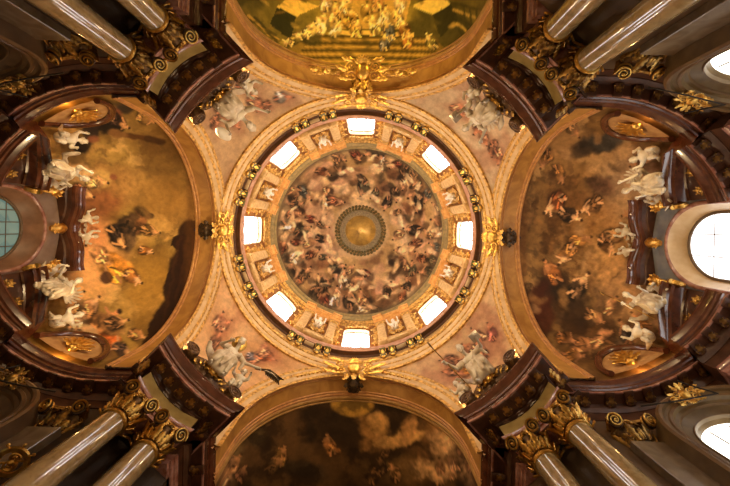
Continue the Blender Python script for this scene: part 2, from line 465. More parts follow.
b.grid([[Vector((r*math.cos(2*PI*i/n), r*math.sin(2*PI*i/n), z)) for i in range(n)] for r, z in ((9.86, .14), (9.80, .14), (9.79, .3), (9.74, .34), (9.68, .46), (9.66, .56), (10.1, .6))], 0, True)
b.build('cornice_lip', mat('rose_gilt_lip', (.58, .34, .24), .35, 0, (.48, .24, .15), 3), t)
con = MB()      # console: local x across, y inward, z up
con.ribbon([(0, .02+.5*i/8, -.02-.52*(1-i/8)**1.7) for i in range(9)], [.17]*9, [.07+.03*math.sin(PI*i/8) for i in range(9)], Vector((0, 0, 1)), n=8)
con.box((0, .27, .06), (.42, .56, .1), bev=.03)
sc = MB()
for sx in (-1, 1):
    sc.ribbon([(sx*.19, .36+.13*(1-i/20)*math.cos(i*.62), -.08+.13*(1-i/20)*math.sin(i*.62)) for i in range(21)], .035, .035, Vector((1, 0, 0)), n=6)
    sc.ribbon([(sx*.19, .10+.1*(1-i/16)*math.cos(-i*.66), -.34+.1*(1-i/16)*math.sin(-i*.66)) for i in range(17)], .03, .03, Vector((1, 0, 0)), n=6)
sc.ball((0, .12, -.56), (.15, .1, .12))
sc.ribbon([(0, .2+.3*i/6, -.16-.2*(1-i/6)+.03) for i in range(7)], [.04, .09, .11, .1, .08, .05, .02], .05, Vector((0, 0, 1)), n=6)
cm = con.mesh('console'); sm_ = sc.mesh('gilt_scroll')
cm.materials.append(GREENB); sm_.materials.append(GOLD)
pan = MB(); pan.box((0, .25, .08), (.85, .32, .08), bev=.03); pm = pan.mesh('soffit_panel'); pm.materials.append(mat('pale_panel', (.82, .66, .44), .5))
for k in range(8):
    for off in (-9.2, -4.7, 4.7, 9.2, None):
        a = k*PI/4+PI/8+R(off or 0)
        L = frame(Vector((10.28*math.cos(a), 10.28*math.sin(a), .02)), (-math.sin(a), math.cos(a), 0), (-math.cos(a), -math.sin(a), 0), (0, 0, 1)) @ (Matrix.Identity(4) if off is None else Matrix.Diagonal((1.3, 1.0, 1.2, 1)))
        if off is None:
            o = link('soffit_panel', pm, [], t); o.matrix_local = L
        else:
            o = link('console', cm, [], t); o.matrix_local = L
            link('gilt_scroll', sm_, [], o)

# ---- pendentives (one sphere, cut by four arches)
def pend_rows(sx, sy, nh=70, ns=90):
    rows = []
    for j in range(nh+1):
        h = RA*math.sin(PI/2*j/nh)
        w = math.sqrt(max(0, RA*RA-h*h)); rho = math.hypot(AX, w); p0 = math.atan2(w, AX); p1 = PI/2-p0
        rows.append([P(sx*rho*math.cos(p0+(p1-p0)*i/ns), sy*rho*math.sin(p0+(p1-p0)*i/ns), SPR+h) for i in range(ns+1)])
    lo = []
    for d in (17.8, 19.2):
        w = RA; rho = RS; p0 = math.atan2(w, AX); p1 = PI/2-p0
        lo.append([P(sx*rho*math.cos(p0+(p1-p0)*i/ns), sy*rho*math.sin(p0+(p1-p0)*i/ns), d) for i in range(ns+1)])
    return lo+rows
def pend_paint(figs, tint):
    def f(c):
        c.base(tint[0], tint[1], .025, 6)
        c.base(None, tint[2], .05, 16, .5, .75, .6)
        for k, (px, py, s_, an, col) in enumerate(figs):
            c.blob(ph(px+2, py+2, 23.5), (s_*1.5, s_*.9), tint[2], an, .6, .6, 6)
        for px, py, s_, an, col in figs:
            c.person(ph(px, py, 23.5), s_, an, col, rng, (196, 128, 92))
    return f
PK = (182, 126, 94); BR = (134, 92, 66); GY = (156, 146, 134)
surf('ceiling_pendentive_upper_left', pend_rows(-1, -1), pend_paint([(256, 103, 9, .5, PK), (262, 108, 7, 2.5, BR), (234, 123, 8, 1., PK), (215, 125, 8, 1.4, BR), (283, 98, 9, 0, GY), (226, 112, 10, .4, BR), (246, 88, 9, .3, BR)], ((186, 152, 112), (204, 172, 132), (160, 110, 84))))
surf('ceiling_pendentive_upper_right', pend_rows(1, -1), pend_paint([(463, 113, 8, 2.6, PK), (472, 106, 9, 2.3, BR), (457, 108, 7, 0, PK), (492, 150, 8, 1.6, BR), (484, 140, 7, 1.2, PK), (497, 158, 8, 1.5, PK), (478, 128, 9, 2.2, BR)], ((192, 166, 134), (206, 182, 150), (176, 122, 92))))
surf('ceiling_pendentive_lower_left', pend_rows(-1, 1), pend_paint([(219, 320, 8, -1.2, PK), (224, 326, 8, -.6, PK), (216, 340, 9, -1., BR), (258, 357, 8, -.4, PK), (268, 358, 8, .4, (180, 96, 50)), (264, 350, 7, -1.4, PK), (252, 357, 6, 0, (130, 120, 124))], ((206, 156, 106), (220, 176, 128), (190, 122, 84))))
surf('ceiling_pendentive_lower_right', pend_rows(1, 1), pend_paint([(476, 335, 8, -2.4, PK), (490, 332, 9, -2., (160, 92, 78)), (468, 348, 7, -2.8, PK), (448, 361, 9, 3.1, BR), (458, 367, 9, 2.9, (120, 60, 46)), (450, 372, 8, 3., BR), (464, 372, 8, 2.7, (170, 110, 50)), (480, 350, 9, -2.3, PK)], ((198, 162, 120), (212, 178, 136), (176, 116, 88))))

# ---- four great arches
def arch_pts(r, n=60, leg=2.4):
    pts = [(-r, -leg)]
    pts += [(-r*math.cos(PI*i/n), r*math.sin(PI*i/n)) for i in range(n+1)]
    return pts+[(r, -leg)]
def place(axis, sg):
    """maps (along, across, d) to the world for the arch on that side"""
    if axis == 'x': return lambda a, c, d: P(sg*a, c, d)
    return lambda a, c, d: P(c, sg*a, d)
def quarter_round(n=4): return [(math.cos(PI*i/n), math.sin(PI*i/n)) for i in range(n+1)]
ARCHES = [('left', 'x', -1), ('right', 'x', 1), ('nave', 'y', -1), ('choir', 'y', 1)]
for nm, ax, sg in ARCHES:
    T = place(ax, sg)
    b = MB()
    # soffit
    b.grid([[T(a, y, SPR+z) for y, z in arch_pts(RA+.04)] for a in (10.9, 11.3, 12.3, 12.62)]+[[T(12.62, y, SPR+z) for y, z in arch_pts(RA+1.3)]], 0)
    struct(b.build('ceiling_arch_'+nm, SOFFIT))
    b = MB()
    # mouldings on the soffit edges
    for a0, w in ((11.08, .12), (11.3, .07), (12.35, .1), (12.55, .12)):
        rows = []
        for i in range(7):
            q = PI*i/6
            rows.append([T(a0-w*math.cos(q), y, SPR+z) for y, z in arch_pts(RA+.06-w*math.sin(q)*.9)])
        b.grid(rows, 0)
    struct(b.build('trim_arch_soffit_'+nm, mat('red_gilt_moulding', (.42, .19, .07), .35, .1, (.6, .31, .1), 3)))
    # archivolt on the pendentive sphere
    b = MB()
    prof = [(0, -.05, 1), (-.02, .14, 1), (.06, .17, 1), (.1, .10, 0), (.36, .09, 0), (.38, .14, 1), (.46, .14, 1), (.5, .08, 0), (.62, .07, 0), (.66, .1, 1), (.72, .07, 1), (.74, -.05, 1)]
    rws = []
    for c, off, m in prof:
        xx = AX+.02-c*.68
        rr = math.sqrt((RS-off)**2-xx*xx)
        rws.append([T(xx, y, SPR+z) for y, z in arch_pts(rr, 72)])
    for i in range(len(prof)-1):
        b.grid([rws[i], rws[i+1]], prof[i][2] if prof[i][2] == prof[i+1][2] else 1)
    struct(b.build('trim_archivolt_'+nm, [CREAM, GOLDRING]))

# ---- nave and choir barrel vaults
def barrel_rows(sg, n=260, m=110):
    rows = []
    for j in range(m+1):
        y = 12.6+13.4*(j/m)**1.15
        rows.append([P(-7.15, sg*y, 17.6), P(-7.15, sg*y, 19.)]+[P(-7.15*math.cos(PI*i/n), sg*y, SPR+6.95*math.sin(PI*i/n)) for i in range(n+1)]+[P(7.15, sg*y, 19.), P(7.15, sg*y, 17.6)])
    return rows
def paint_nave(c):
    c.base((164, 140, 62), (128, 112, 48), .03, 2)
    c.base(None, (84, 78, 36), .025, 12, .48, .66, .9)
    def pp(*xy): return [ph(x, y, 26) for x, y in xy]
    c.poly(pp((300, 34), (436, 38), (458, 64), (272, 62)), (150, 118, 50), .8)
    for i in range(8):
        y = 36+3.6*i; c.stroke(ph(318-4*i, y, 26), ph(424+3*i, y+1.5, 26), 1., (196, 158, 74) if i % 2 else (88, 72, 32), .85, .3, 1)
    c.poly(pp((336, 30), (414, 33), (414, 37), (336, 35)), (216, 178, 96))
    c.poly(pp((320, -6), (412, -6), (404, 30), (330, 28)), (206, 164, 88), .8)
    c.poly(pp((278, 6), (296, 15), (292, 40), (270, 24)), (64, 64, 34)); c.poly(pp((288, -4), (320, 6), (296, 16), (278, 6)), (216, 176, 88))
    c.poly(pp((432, 13), (452, 4), (460, 18), (441, 37)), (70, 66, 34)); c.poly(pp((412, 6), (432, 14), (452, 4), (440, -6)), (220, 182, 96))
    for i in range(5):
        c.stroke(ph(232+6*i, 8+2*i, 26), ph(276+3*i, 34+5*i, 26), 1.4, (196, 158, 72) if i % 2 else (76, 70, 32), .85, .3, 2)
        c.stroke(ph(452+2*i, 2+7*i, 26), ph(492-4*i, 10+9*i, 26), 1.4, (200, 164, 76) if i % 2 else (80, 74, 34), .85, .3, 2)
    for i in range(4): c.stroke(ph(464+7*i, 4+2*i, 26), ph(470+5*i, 34+2*i, 26), 1.1, (84, 78, 36), .8, .3, 1)
    c.blob(ph(308, 38, 26), (13, 8), (72, 66, 30), .4, .9, .3, 6, .5); c.blob(ph(303, 34, 26), (7, 4), (150, 126, 60), .4, .8, .3, 4)
    c.blob(ph(262, 46, 26), (22, 7), (92, 88, 38), .6, .8, .4, 6, .5); c.blob(ph(462, 48, 26), (22, 7), (96, 90, 38), -.6, .8, .4, 6, .5)
    for px, py, s_, an, col in ((322, 22, 11, -1.3, (226, 196, 132)), (334, 12, 10, -1.5, (214, 170, 100)), (336, 28, 9, -1.2, (236, 208, 150)), (350, 16, 10, -1.6, (170, 128, 60)), (356, 28, 9, -1.4, (198, 158, 84)), (366, 12, 9, -1.5, (140, 110, 52)), (374, 24, 10, -1.8, (222, 190, 122)), (388, 30, 10, -1.9, (110, 112, 120)), (384, 16, 10, -1.5, (238, 206, 150)), (398, 16, 10, -1.6, (224, 178, 110)), (404, 28, 9, -1.7, (160, 104, 52)), (408, 40, 8, -1.4, (186, 124, 60)), (384, 42, 9, -1.6, (120, 116, 120)), (310, 30, 9, -1.1, (200, 172, 100)), (345, 2, 10, -1.5, (220, 180, 120)), (378, 2, 10, -1.5, (206, 150, 90)), (326, 2, 9, -1.4, (228, 190, 140)), (400, 3, 9, -1.6, (230, 196, 148)), (296, 38, 9, -.8, (130, 112, 54)), (430, 40, 9, -2.2, (128, 116, 62)), (284, 44, 8, -.7, (150, 128, 60))):
        c.person(ph(px, py, 26), s_, an, col, rng, (232, 190, 120))
    for k in range(60):
        x = rng.uniform(232, 492); y = rng.uniform(0, 66)
        c.blob(ph(x, y, 26), (rng.uniform(3, 7), rng.uniform(1, 2.5)), rng.choice([(110, 96, 44), (206, 170, 84), (150, 116, 50), (86, 80, 40)]), rng.uniform(-.8, .8), .55, .5, 4)
def paint_choir(c):
    c.base((66, 46, 28), (92, 66, 38), .03, 8)
    c.base(None, (50, 36, 24), .03, 18, .5, .7, .8)
    c.blob(ph(352, 404, 26), (21, 13), (170, 128, 54), 0, .95, .12, 2)
    c.blob(ph(352, 400, 26), (17, 10), (150, 116, 50), 0, .8, .3, 3)
    for px, py, rx, ry, an, col in ((368, 428, 15, 8, .9, (158, 114, 62)), (392, 440, 24, 7, -.25, (172, 128, 76)), (372, 448, 14, 6, .3, (150, 108, 62)), (407, 432, 8, 13, .3, (150, 106, 62)), (436, 420, 12, 20, .3, (150, 108, 64)), (452, 440, 12, 30, -.3, (166, 124, 84)), (470, 450, 10, 30, -.2, (178, 140, 104)), (430, 458, 16, 14, 0, (120, 84, 50)), (232, 450, 12, 30, .2, (104, 84, 52)), (250, 430, 18, 12, .5, (88, 70, 42)), (395, 470, 34, 12, 0, (104, 78, 46)), (300, 470, 30, 9, .2, (60, 48, 34))):
        c.blob(ph(px, py, 25), (rx, ry), col, an, .8, .5, 10, .35)
    for px, py, s_, an, col in ((330, 444, 11, -1.9, (150, 100, 56)), (282, 455, 10, -1.2, (120, 88, 48)), (276, 464, 11, -.8, (96, 70, 42)), (236, 462, 11, -.9, (150, 108, 72)), (228, 474, 11, -1., (160, 120, 84)), (243, 472, 9, -1.2, (120, 80, 54)), (380, 466, 9, -1.6, (84, 60, 36)), (394, 472, 10, -2., (100, 72, 44)), (372, 476, 9, -1.4, (84, 60, 36)), (450, 468, 10, -2., (140, 104, 70)), (438, 474, 10, -1.8, (110, 80, 52)), (474, 470, 10, -2.3, (150, 112, 84)), (386, 452, 7, -1., (110, 78, 46))):
        c.person(ph(px, py, 25), s_, an, col, rng, (158, 112, 70), .85)
    for px, py, rx, ry, an in ((448, 415, 9, 16, .3), (458, 436, 12, 22, -.2), (470, 458, 12, 24, -.2), (440, 446, 12, 16, .2), (430, 470, 20, 10, 0)):
        c.blob(ph(px, py, 25), (rx, ry), (196, 152, 104), an, .85, .35, 12, .6)
    for px, py, s_, an, col in ((462, 446, 9, -2., (150, 106, 74)), (472, 462, 9, -1.8, (130, 92, 64)), (452, 462, 9, -2.2, (166, 122, 86)), (440, 466, 8, -1.7, (120, 84, 56))):
        c.person(ph(px, py, 25), s_, an, col, rng, (186, 136, 94), .8)
    c.clouds((40, 28, 18), .05, .5, .68, .6, 91)
    c.blob(ph(378, 424, 26), (10, 12), (176, 132, 76), -.5, .9, .3, 8, .4); c.blob(ph(398, 440, 26), (26, 6), (184, 140, 84), -.25, .9, .3, 8, .5); c.blob(ph(408, 430, 26), (7, 14), (166, 122, 74), .35, .9, .3, 6, .5)
surf('ceiling_nave', barrel_rows(-1), paint_nave)
surf('ceiling_choir', barrel_rows(1), paint_choir)
# moulded frame where the vault paintings meet the arches
for nm, sg in (('nave', -1), ('choir', 1)):
    b = MB(); T = place('y', sg)
    for a0, w in ((12.78, .16), (13.05, .08)):
        b.grid([[T(a0-w*math.cos(PI*i/6), y, SPR+z) for y, z in arch_pts(6.99-.9*w*math.sin(PI*i/6))] for i in range(7)], 0)
    struct(b.build('trim_vault_'+nm, mat('vault_frame', (.5, .29, .09), .4, .1, (.36, .19, .06), 2)))

# ---- side conches (half domes)
KX = 12.6; KR = 7.4
def conch_rows(sg, n=300, m=125):
    rows = []
    for j in range(m+1):
        e = R(89)*j/m
        rows.append([P(sg*(KX+KR*math.cos(e)*math.cos(-PI/2+PI*i/n)), KR*math.cos(e)*math.sin(-PI/2+PI*i/n), SPR+6.9*math.sin(e)) for i in range(n+1)])
    lo = [[P(sg*(KX+KR*math.cos(-PI/2+PI*i/n)), KR*math.sin(-PI/2+PI*i/n), d) for i in range(n+1)] for d in (17.8, 19.2)]
    return lo+rows
def H(px, py): return ph(px, py, 24.5)
def paint_left(c):
    c.base((172, 138, 70), (134, 100, 46), .03, 3)
    c.base(None, (196, 150, 84), .03, 23, .52, .7, .7)
    c.clouds((96, 66, 32), .035, .5, .68, .75, 61); c.clouds((212, 172, 104), .045, .54, .7, .7, 71); c.clouds((120, 92, 50), .09, .52, .66, .6, 81)
    c.blob(H(130, 110), (60, 28), (150, 116, 62), .2, .5, .6, 14)
    c.blob(H(170, 150), (30, 50), (128, 92, 42), .2, .8, .6, 14)
    c.blob(H(95, 262), (26, 36), (216, 158, 100), .2, .85, .5, 10); c.blob(H(90, 235), (18, 22), (206, 140, 92), 0, .8, .5, 8)
    c.blob(H(98, 202), (28, 15), (142, 82, 48), -.2, .85, .5, 10, .3); c.blob(H(112, 180), (26, 14), (168, 116, 62), .3, .7, .6, 10, .3)
    c.blob(H(140, 190), (34, 16), (182, 142, 78), .5, .6, .6, 12, .3); c.blob(H(150, 290), (24, 34), (186, 140, 58), .2, .75, .6, 12)
    c.blob(H(165, 200), (26, 22), (160, 116, 52), 0, .7, .6, 12)
    dk = (36, 26, 26)
    c.blob(H(103, 121), (20, 12), dk, .15, .95, .2, 8, .25); c.blob(H(92, 128), (9, 9), (64, 50, 46), 0, .9, .2, 6)
    c.blob(H(128, 106), (11, 6), (60, 52, 50), -.2, .9, .3, 5); c.blob(H(115, 112), (8, 6), (148, 88, 60), .4, .9, .3, 4); c.blob(H(135, 103), (4, 3), (190, 130, 90), 0, .9, .3, 2)
    c.stroke(H(112, 132), H(150, 139), 2.6, (110, 70, 34)); c.stroke(H(148, 139), H(162, 142), 3.4, (90, 58, 30)); c.blob(H(118, 133), (10, 4), (146, 104, 58), .2, .9, .3, 4)
    c.blob(H(84, 144), (11, 8), (56, 42, 36), -.4, .95, .2, 6, .3); c.blob(H(94, 138), (6, 4), (150, 92, 62), 0, .9, .3, 3)
    c.blob(H(75, 172), (26, 9), (190, 152, 104), .25, .85, .3, 8, .5); c.blob(H(102, 178), (9, 9), (196, 158, 90), 0, .9, .3, 3); c.blob(H(113, 177), (4, 3), (150, 90, 60), 0, .9, .3, 2)
    c.person(H(134, 226), 19, -.5, (92, 66, 42), rng, (150, 100, 60)); c.blob(H(126, 240), (10, 12), (66, 50, 40), .4, .8, .3, 8, .5); c.blob(H(143, 214), (10, 5), (104, 78, 44), .5, .8, .3, 5, .6); c.blob(H(128, 242), (7, 8), (116, 88, 58), .3, .8, .3, 5, .6)
    c.person(H(112, 266), 18, -2.2, (206, 142, 52), rng, (216, 156, 100)); c.blob(H(118, 262), (16, 6), (196, 130, 48), .5, .8, .3, 6, .6)
    c.blob(H(107, 278), (7, 6), (92, 56, 36), 0, .95, .2, 3); c.person(H(133, 278), 10, .5, (170, 110, 54), rng); c.person(H(146, 252), 7, .3, (150, 96, 44), rng)
    c.person(H(104, 322), 19, -.6, (142, 98, 58), rng, (190, 130, 86)); c.blob(H(106, 322), (20, 9), (150, 108, 66), .5, .8, .3, 6, .7)
    c.person(H(92, 306), 12, -.9, (170, 120, 76), rng); c.person(H(112, 343), 14, .1, (198, 104, 48), rng); c.blob(H(76, 335), (15, 8), (58, 54, 54), .4, .95, .25, 6)
    c.person(H(125, 349), 10, .4, (84, 66, 60), rng); c.blob(H(100, 352), (24, 6), (120, 84, 56), .2, .7, .4, 6); c.person(H(80, 318), 11, -1., (190, 150, 110), rng)
    c.blob(H(90, 330), (10, 5), (196, 158, 112), .6, .8, .3, 5)
    for px, py, s_, an, col in ((118, 238, 13, .9, (60, 44, 34)), (96, 252, 12, -2.6, (190, 134, 86)), (150, 232, 9, .2, (120, 88, 48)), (84, 192, 11, .4, (170, 112, 74)), (98, 182, 10, .1, (186, 146, 92)), (88, 342, 12, -.4, (150, 102, 64)), (118, 322, 11, -.2, (92, 66, 44)), (138, 335, 9, .3, (168, 120, 70)), (78, 300, 11, -1., (150, 112, 74)), (120, 122, 11, .5, (70, 52, 44)), (148, 118, 9, .4, (150, 112, 64))):
        c.person(H(px, py), s_, an, col, rng, (204, 150, 98))
    # great brown curtain in the lower right
    cu = (66, 34, 18)
    c.poly([H(*p) for p in ((197, 222), (190, 222), (181, 236), (172, 241), (170, 246), (178, 252), (174, 266), (166, 274), (163, 286), (170, 300), (166, 314), (152, 322), (148, 330), (150, 346), (140, 362), (205, 362), (205, 222))], cu, .97, 3)
    for px, py, rx, ry, an in ((187, 235, 11, 14, .2), (178, 243, 7, 7, 0), (184, 268, 16, 22, .2), (173, 290, 11, 14, -.2), (176, 312, 16, 20, .5), (162, 328, 13, 10, .3), (168, 320, 15, 12, .5), (154, 342, 12, 8, -.4), (194, 255, 8, 30, 0), (188, 330, 10, 24, .4), (165, 350, 14, 8, 0)):
        c.blob(H(px, py), (rx, ry), cu, an, .95, .12, 4, .1)
    for x in (175, 183, 190):
        c.stroke(H(x+4, 238), H(x-14, 340), 1.4, (92, 50, 26), .5, .6, 6)
    # painted dark border by the arch
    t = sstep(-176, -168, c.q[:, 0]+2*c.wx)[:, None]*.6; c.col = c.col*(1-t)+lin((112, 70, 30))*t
def paint_right(c):
    c.base((122, 90, 50), (156, 118, 70), .03, 5)
    c.base(None, (92, 60, 34), .03, 35, .5, .7, .8)
    c.clouds((72, 46, 26), .035, .5, .66, .85, 62); c.clouds((190, 150, 98), .045, .54, .7, .75, 72); c.clouds((90, 66, 42), .09, .52, .66, .6, 82)
    c.blob(H(560, 140), (40, 22), (146, 110, 70), .3, .7, .6, 12); c.blob(H(628, 190), (32, 40), (168, 136, 106), .1, .75, .6, 12, .3)
    c.blob(H(620, 290), (26, 28), (170, 128, 88), .2, .75, .6, 12, .3); c.blob(H(590, 220), (30, 24), (160, 112, 62), 0, .6, .6, 12, .4)
    c.blob(H(560, 230), (28, 60), (112, 74, 36), 0, .6, .6, 14, .4); c.blob(H(602, 260), (18, 26), (186, 140, 90), .3, .6, .5, 10, .4)
    c.blob(H(600, 143), (26, 9), (62, 58, 54), -.2, .95, .3, 8, .5); c.blob(H(622, 133), (14, 6), (84, 72, 60), .2, .8, .3, 6, .5); c.blob(H(582, 152), (12, 5), (80, 62, 46), -.3, .8, .3, 6)
    c.blob(H(600, 185), (16, 10), (92, 60, 44), .4, .85, .4, 8, .5); c.person(H(553, 205), 13, 2.4, (126, 72, 40), rng); c.person(H(570, 216), 12, .4, (70, 50, 34), rng); c.person(H(590, 206), 12, 2.6, (104, 72, 44), rng)
    c.blob(H(552, 285), (16, 16), (54, 36, 24), .6, .85, .4, 10, .4); c.blob(H(572, 298), (20, 10), (58, 40, 28), .4, .8, .4, 8, .4); c.blob(H(578, 310), (8, 18), (66, 44, 30), -.4, .8, .4, 8)
    c.person(H(550, 272), 13, -2.2, (150, 92, 48), rng, (176, 118, 74)); c.person(H(580, 285), 14, -.9, (84, 62, 44), rng); c.person(H(566, 256), 12, 2.2, (140, 96, 54), rng)
    c.person(H(618, 234), 12, -.4, (140, 104, 70), rng); c.person(H(608, 246), 11, .8, (110, 76, 50), rng)
    c.blob(H(537, 305), (12, 24), (84, 36, 20), .3, .9, .3, 8); c.blob(H(543, 318), (12, 14), (92, 42, 24), -.4, .8, .3, 8)
    for px, py, s_, an, col in ((585, 345, 13, 0, (164, 112, 70)), (604, 336, 12, -.5, (176, 124, 84)), (567, 338, 10, .4, (120, 78, 40)), (628, 330, 13, -2.2, (70, 60, 56)), (640, 320, 11, -2.4, (150, 104, 60)), (596, 318, 11, .5, (150, 108, 70)), (620, 345, 12, .1, (88, 68, 52)), (575, 355, 12, 0, (130, 88, 44)), (612, 305, 10, -1, (178, 130, 90)), (640, 160, 11, 2.5, (130, 106, 86)), (575, 128, 10, 1, (128, 96, 64)), (545, 160, 10, 2, (116, 80, 44)), (632, 214, 10, 2.9, (140, 104, 78)), (580, 240, 11, -.3, (164, 112, 58)), (560, 175, 10, 1.2, (130, 90, 50))):
        c.person(H(px, py), s_, an, col, rng, (164, 114, 76), .85)
    for k in range(60):
        c.blob(H(rng.uniform(520, 650), rng.uniform(115, 350)), (rng.uniform(4, 10), rng.uniform(2, 5)), rng.choice([(170, 126, 76), (90, 62, 38), (180, 140, 96), (70, 50, 34), (140, 96, 52)]), rng.uniform(0, 3), .45, .5, 8, .4)
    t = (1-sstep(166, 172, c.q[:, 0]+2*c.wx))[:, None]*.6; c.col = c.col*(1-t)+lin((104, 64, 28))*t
def conch(name, sg, painter):
    o = surf(name, conch_rows(sg), painter); me = o.data
    import bmesh
    bm = bmesh.new(); bm.from_mesh(me)
    kill = [f for f in bm.faces if abs(f.calc_center_median().y) < 2.65 and f.calc_center_median().z < 22.95+EYE and abs(f.calc_center_median().x) > 19.3]
    bmesh.ops.delete(bm, geom=kill, context='FACES'); bm.to_mesh(me); bm.free()
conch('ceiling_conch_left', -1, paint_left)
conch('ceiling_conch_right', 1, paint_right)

# ---- lower walls: nave sides, pier chamfers, apses (with window bays)
WR = 8.2
def quadrant_wall(sx, sy, nm):
    path = [(8.0, 27.), (8.0, 10.9), (10.9, 8.2), (KX, 8.2)]
    path += [(KX+WR*math.cos(R(90-3*i)), WR*math.sin(R(90-3*i))) for i in range(1, 24)]
    path += [(KX+WR*math.cos(R(20)), WR*math.sin(R(20)))]
    # a niche is cut into the apse: handled as a recess
    b = MB()
    b.grid([[P(sx*x, sy*y, d) for x, y in path] for d in (-1.5, E0+.7)], 0)
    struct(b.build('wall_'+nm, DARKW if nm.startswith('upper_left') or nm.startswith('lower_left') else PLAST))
for sx, sy, nm in ((-1, -1, 'upper_left'), (1, -1, 'upper_right'), (-1, 1, 'lower_left'), (1, 1, 'lower_right')):
    quadrant_wall(sx, sy, nm)
b = MB()
for sy in (-1, 1):
    b.box((0, sy*27, 14), (18, .3, 30))
b2 = MB(); b2.box((0, -27, 14), (18, .3, 30)); struct(b2.build('wall_nave_end', PLAST))
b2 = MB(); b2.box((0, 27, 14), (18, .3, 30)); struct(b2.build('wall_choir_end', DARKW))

# ---- window bays at the heads of the apses
def arch_loop(hw, dc, lo, n=24):
    return [(-hw, lo)]+[(-hw*math.cos(PI*i/n), dc+hw*math.sin(PI*i/n)) for i in range(n+1)]+[(hw, lo)]
for sg, nm, wm, k in ((-1, 'left', TEAL, 9), (1, 'right', DAYR, 10)):
    XW = 19.3
    inner = arch_loop(2.3, 19.35, 6.0)
    hwp = 2.75
    def rect(i):
        c_, s_ = -math.cos(PI*i/24), math.sin(PI*i/24)
        k_ = min(hwp/max(abs(c_), 1e-6), 3.7/max(s_, 1e-6)); return (c_*k_, 19.35+s_*k_)
    outer = [(-hwp, 6.0)]+[rect(i) for i in range(25)]+[(hwp, 6.0)]
    b = MB()
    b.grid([[P(sg*XW, y, d) for y, d in inner], [P(sg*XW, y, d) for y, d in outer]], 0)
    b.grid([[P(sg*XW, y, d) for y, d in outer], [P(sg*(XW+1.6), y, d) for y, d in outer]], 2)
    glass = arch_loop(1.85, 19.05, 6.0)
    b.grid([[P(sg*(XW-.06), y*.99, d) for y, d in inner], [P(sg*(XW+.25), y*.93, d-.12) for y, d in inner], [P(sg*(XW+.75), y, d) for y, d in glass]], 1)
    # moulded edge of the opening
    for rr_, w in ((1.0, .1),):
        b.grid([[P(sg*(XW-.02-w*math.sin(PI*j/6)), y*(1+.05*math.cos(PI*j/6)), d+.1*math.cos(PI*j/6)) for y, d in arch_loop(2.38, 19.35, 6.0)] for j in range(7)], 2)
    struct(b.build('wall_window_bay_'+nm, [GREYB if sg > 0 else mat('rose_grey_panel', (.34, .24, .18), .5, 0, (.26, .17, .12), 2), mat('reveal_'+nm, (.62, .44, .24) if sg > 0 else (.20, .10, .055), .4, 0, (.72, .55, .34) if sg > 0 else (.27, .14, .08), 2), REDP]))
    M = frame(P(sg*(XW+.7), 0, 0), (0, 1, 0), (0, 0, 1), (1, 0, 0))
    pn = MB(); n_ = len(glass)
    pn.add([(y, d, 0) for y, d in glass]+[(y, d, .04*sg) for y, d in glass], [tuple(range(n_)), tuple(n_+i for i in range(n_))])
    w = struct(pn.build('window_%d' % k, wm)); w.matrix_world = M
    fr = MB()
    for i in range(n_-1): fr.ribbon([(glass[i][0], glass[i][1], -.06*sg), (glass[i+1][0], glass[i+1][1], -.06*sg)], .09, .07)
    fr.build('window_frame', LEAD, w)
    mu = MB()
    for y in (-1.05, -.35, .35, 1.05) if sg < 0 else (-.62, .62):
        mu.ribbon([(y, 6, -.05*sg), (y, 19.05+math.sqrt(1.85**2-y*y), -.05*sg)], .028, .028, n=6)
    for d in ([8+.8*i for i in range(17)] if sg < 0 else [9.5, 11.5, 13.5, 15.5, 17.5, 19.4]):
        hw = 1.85 if d < 19.05 else math.sqrt(max(.01, 1.85**2-(d-19.05)**2))
        mu.ribbon([(-hw, d, -.05*sg), (hw, d, -.05*sg)], .022, .022, n=6)
    mu.build('glazing_bar', LEAD, w)

# ================================================================== ORNAMENT KIT
def spiral(r0, r1, turns, n=30, c=(0, 0), a0=0., fl=1):
    return [(c[0]+fl*(r0+(r1-r0)*i/n)*math.cos(a0+2*PI*turns*i/n), c[1]+(r0+(r1-r0)*i/n)*math.sin(a0+2*PI*turns*i/n)) for i in range(n+1)]
def scroll_c(mb, c, r, a0, fl=1, w=.06, z=.06, turns=1.4):
    """a C scroll lying in the local xy plane"""
    pts = [(x, y, z) for x, y in spiral(r, r*.18, turns, 26, c, a0, fl)]
    ws = [w*(1.1-.55*i/26) for i in range(27)]
    mb.ribbon(pts, ws, [x*1.1 for x in ws], Vector((0, 0, 1)), n=7)
    mb.ball(pts[-1], w*1.1, n=7)
def leaf(mb, p0, p1, width, curl=.25, lobes=3, th=.03, nrm=Vector((0, 0, 1))):
    """an acanthus leaf from p0 to p1 whose tip curls along nrm"""
    p0, p1 = Vector(p0), Vector(p1); L = (p1-p0).length; n = 13
    pts = []; ws = []
    for i in range(n):
        t = i/(n-1)
        pts.append(p0.lerp(p1, t-.12*max(0, t-.75)/.25)+nrm*(curl*L*(t**2.2)+.10*L*math.sin(PI*t)))
        ws.append(max(.02, width*(math.sin(PI*min(1, .16+.84*t))**.7)*(1+.28*math.cos(2*PI*lobes*t))))
    ws[-1] = .02
    mb.ribbon(pts, ws, [th*(1.2-t/n*.8) for t in range(n)], nrm, n=6)
def parts(root, M=None):
    def add(name, mb, m, smooth=50):
        return mb.build(name, m, root, smooth)
    return add

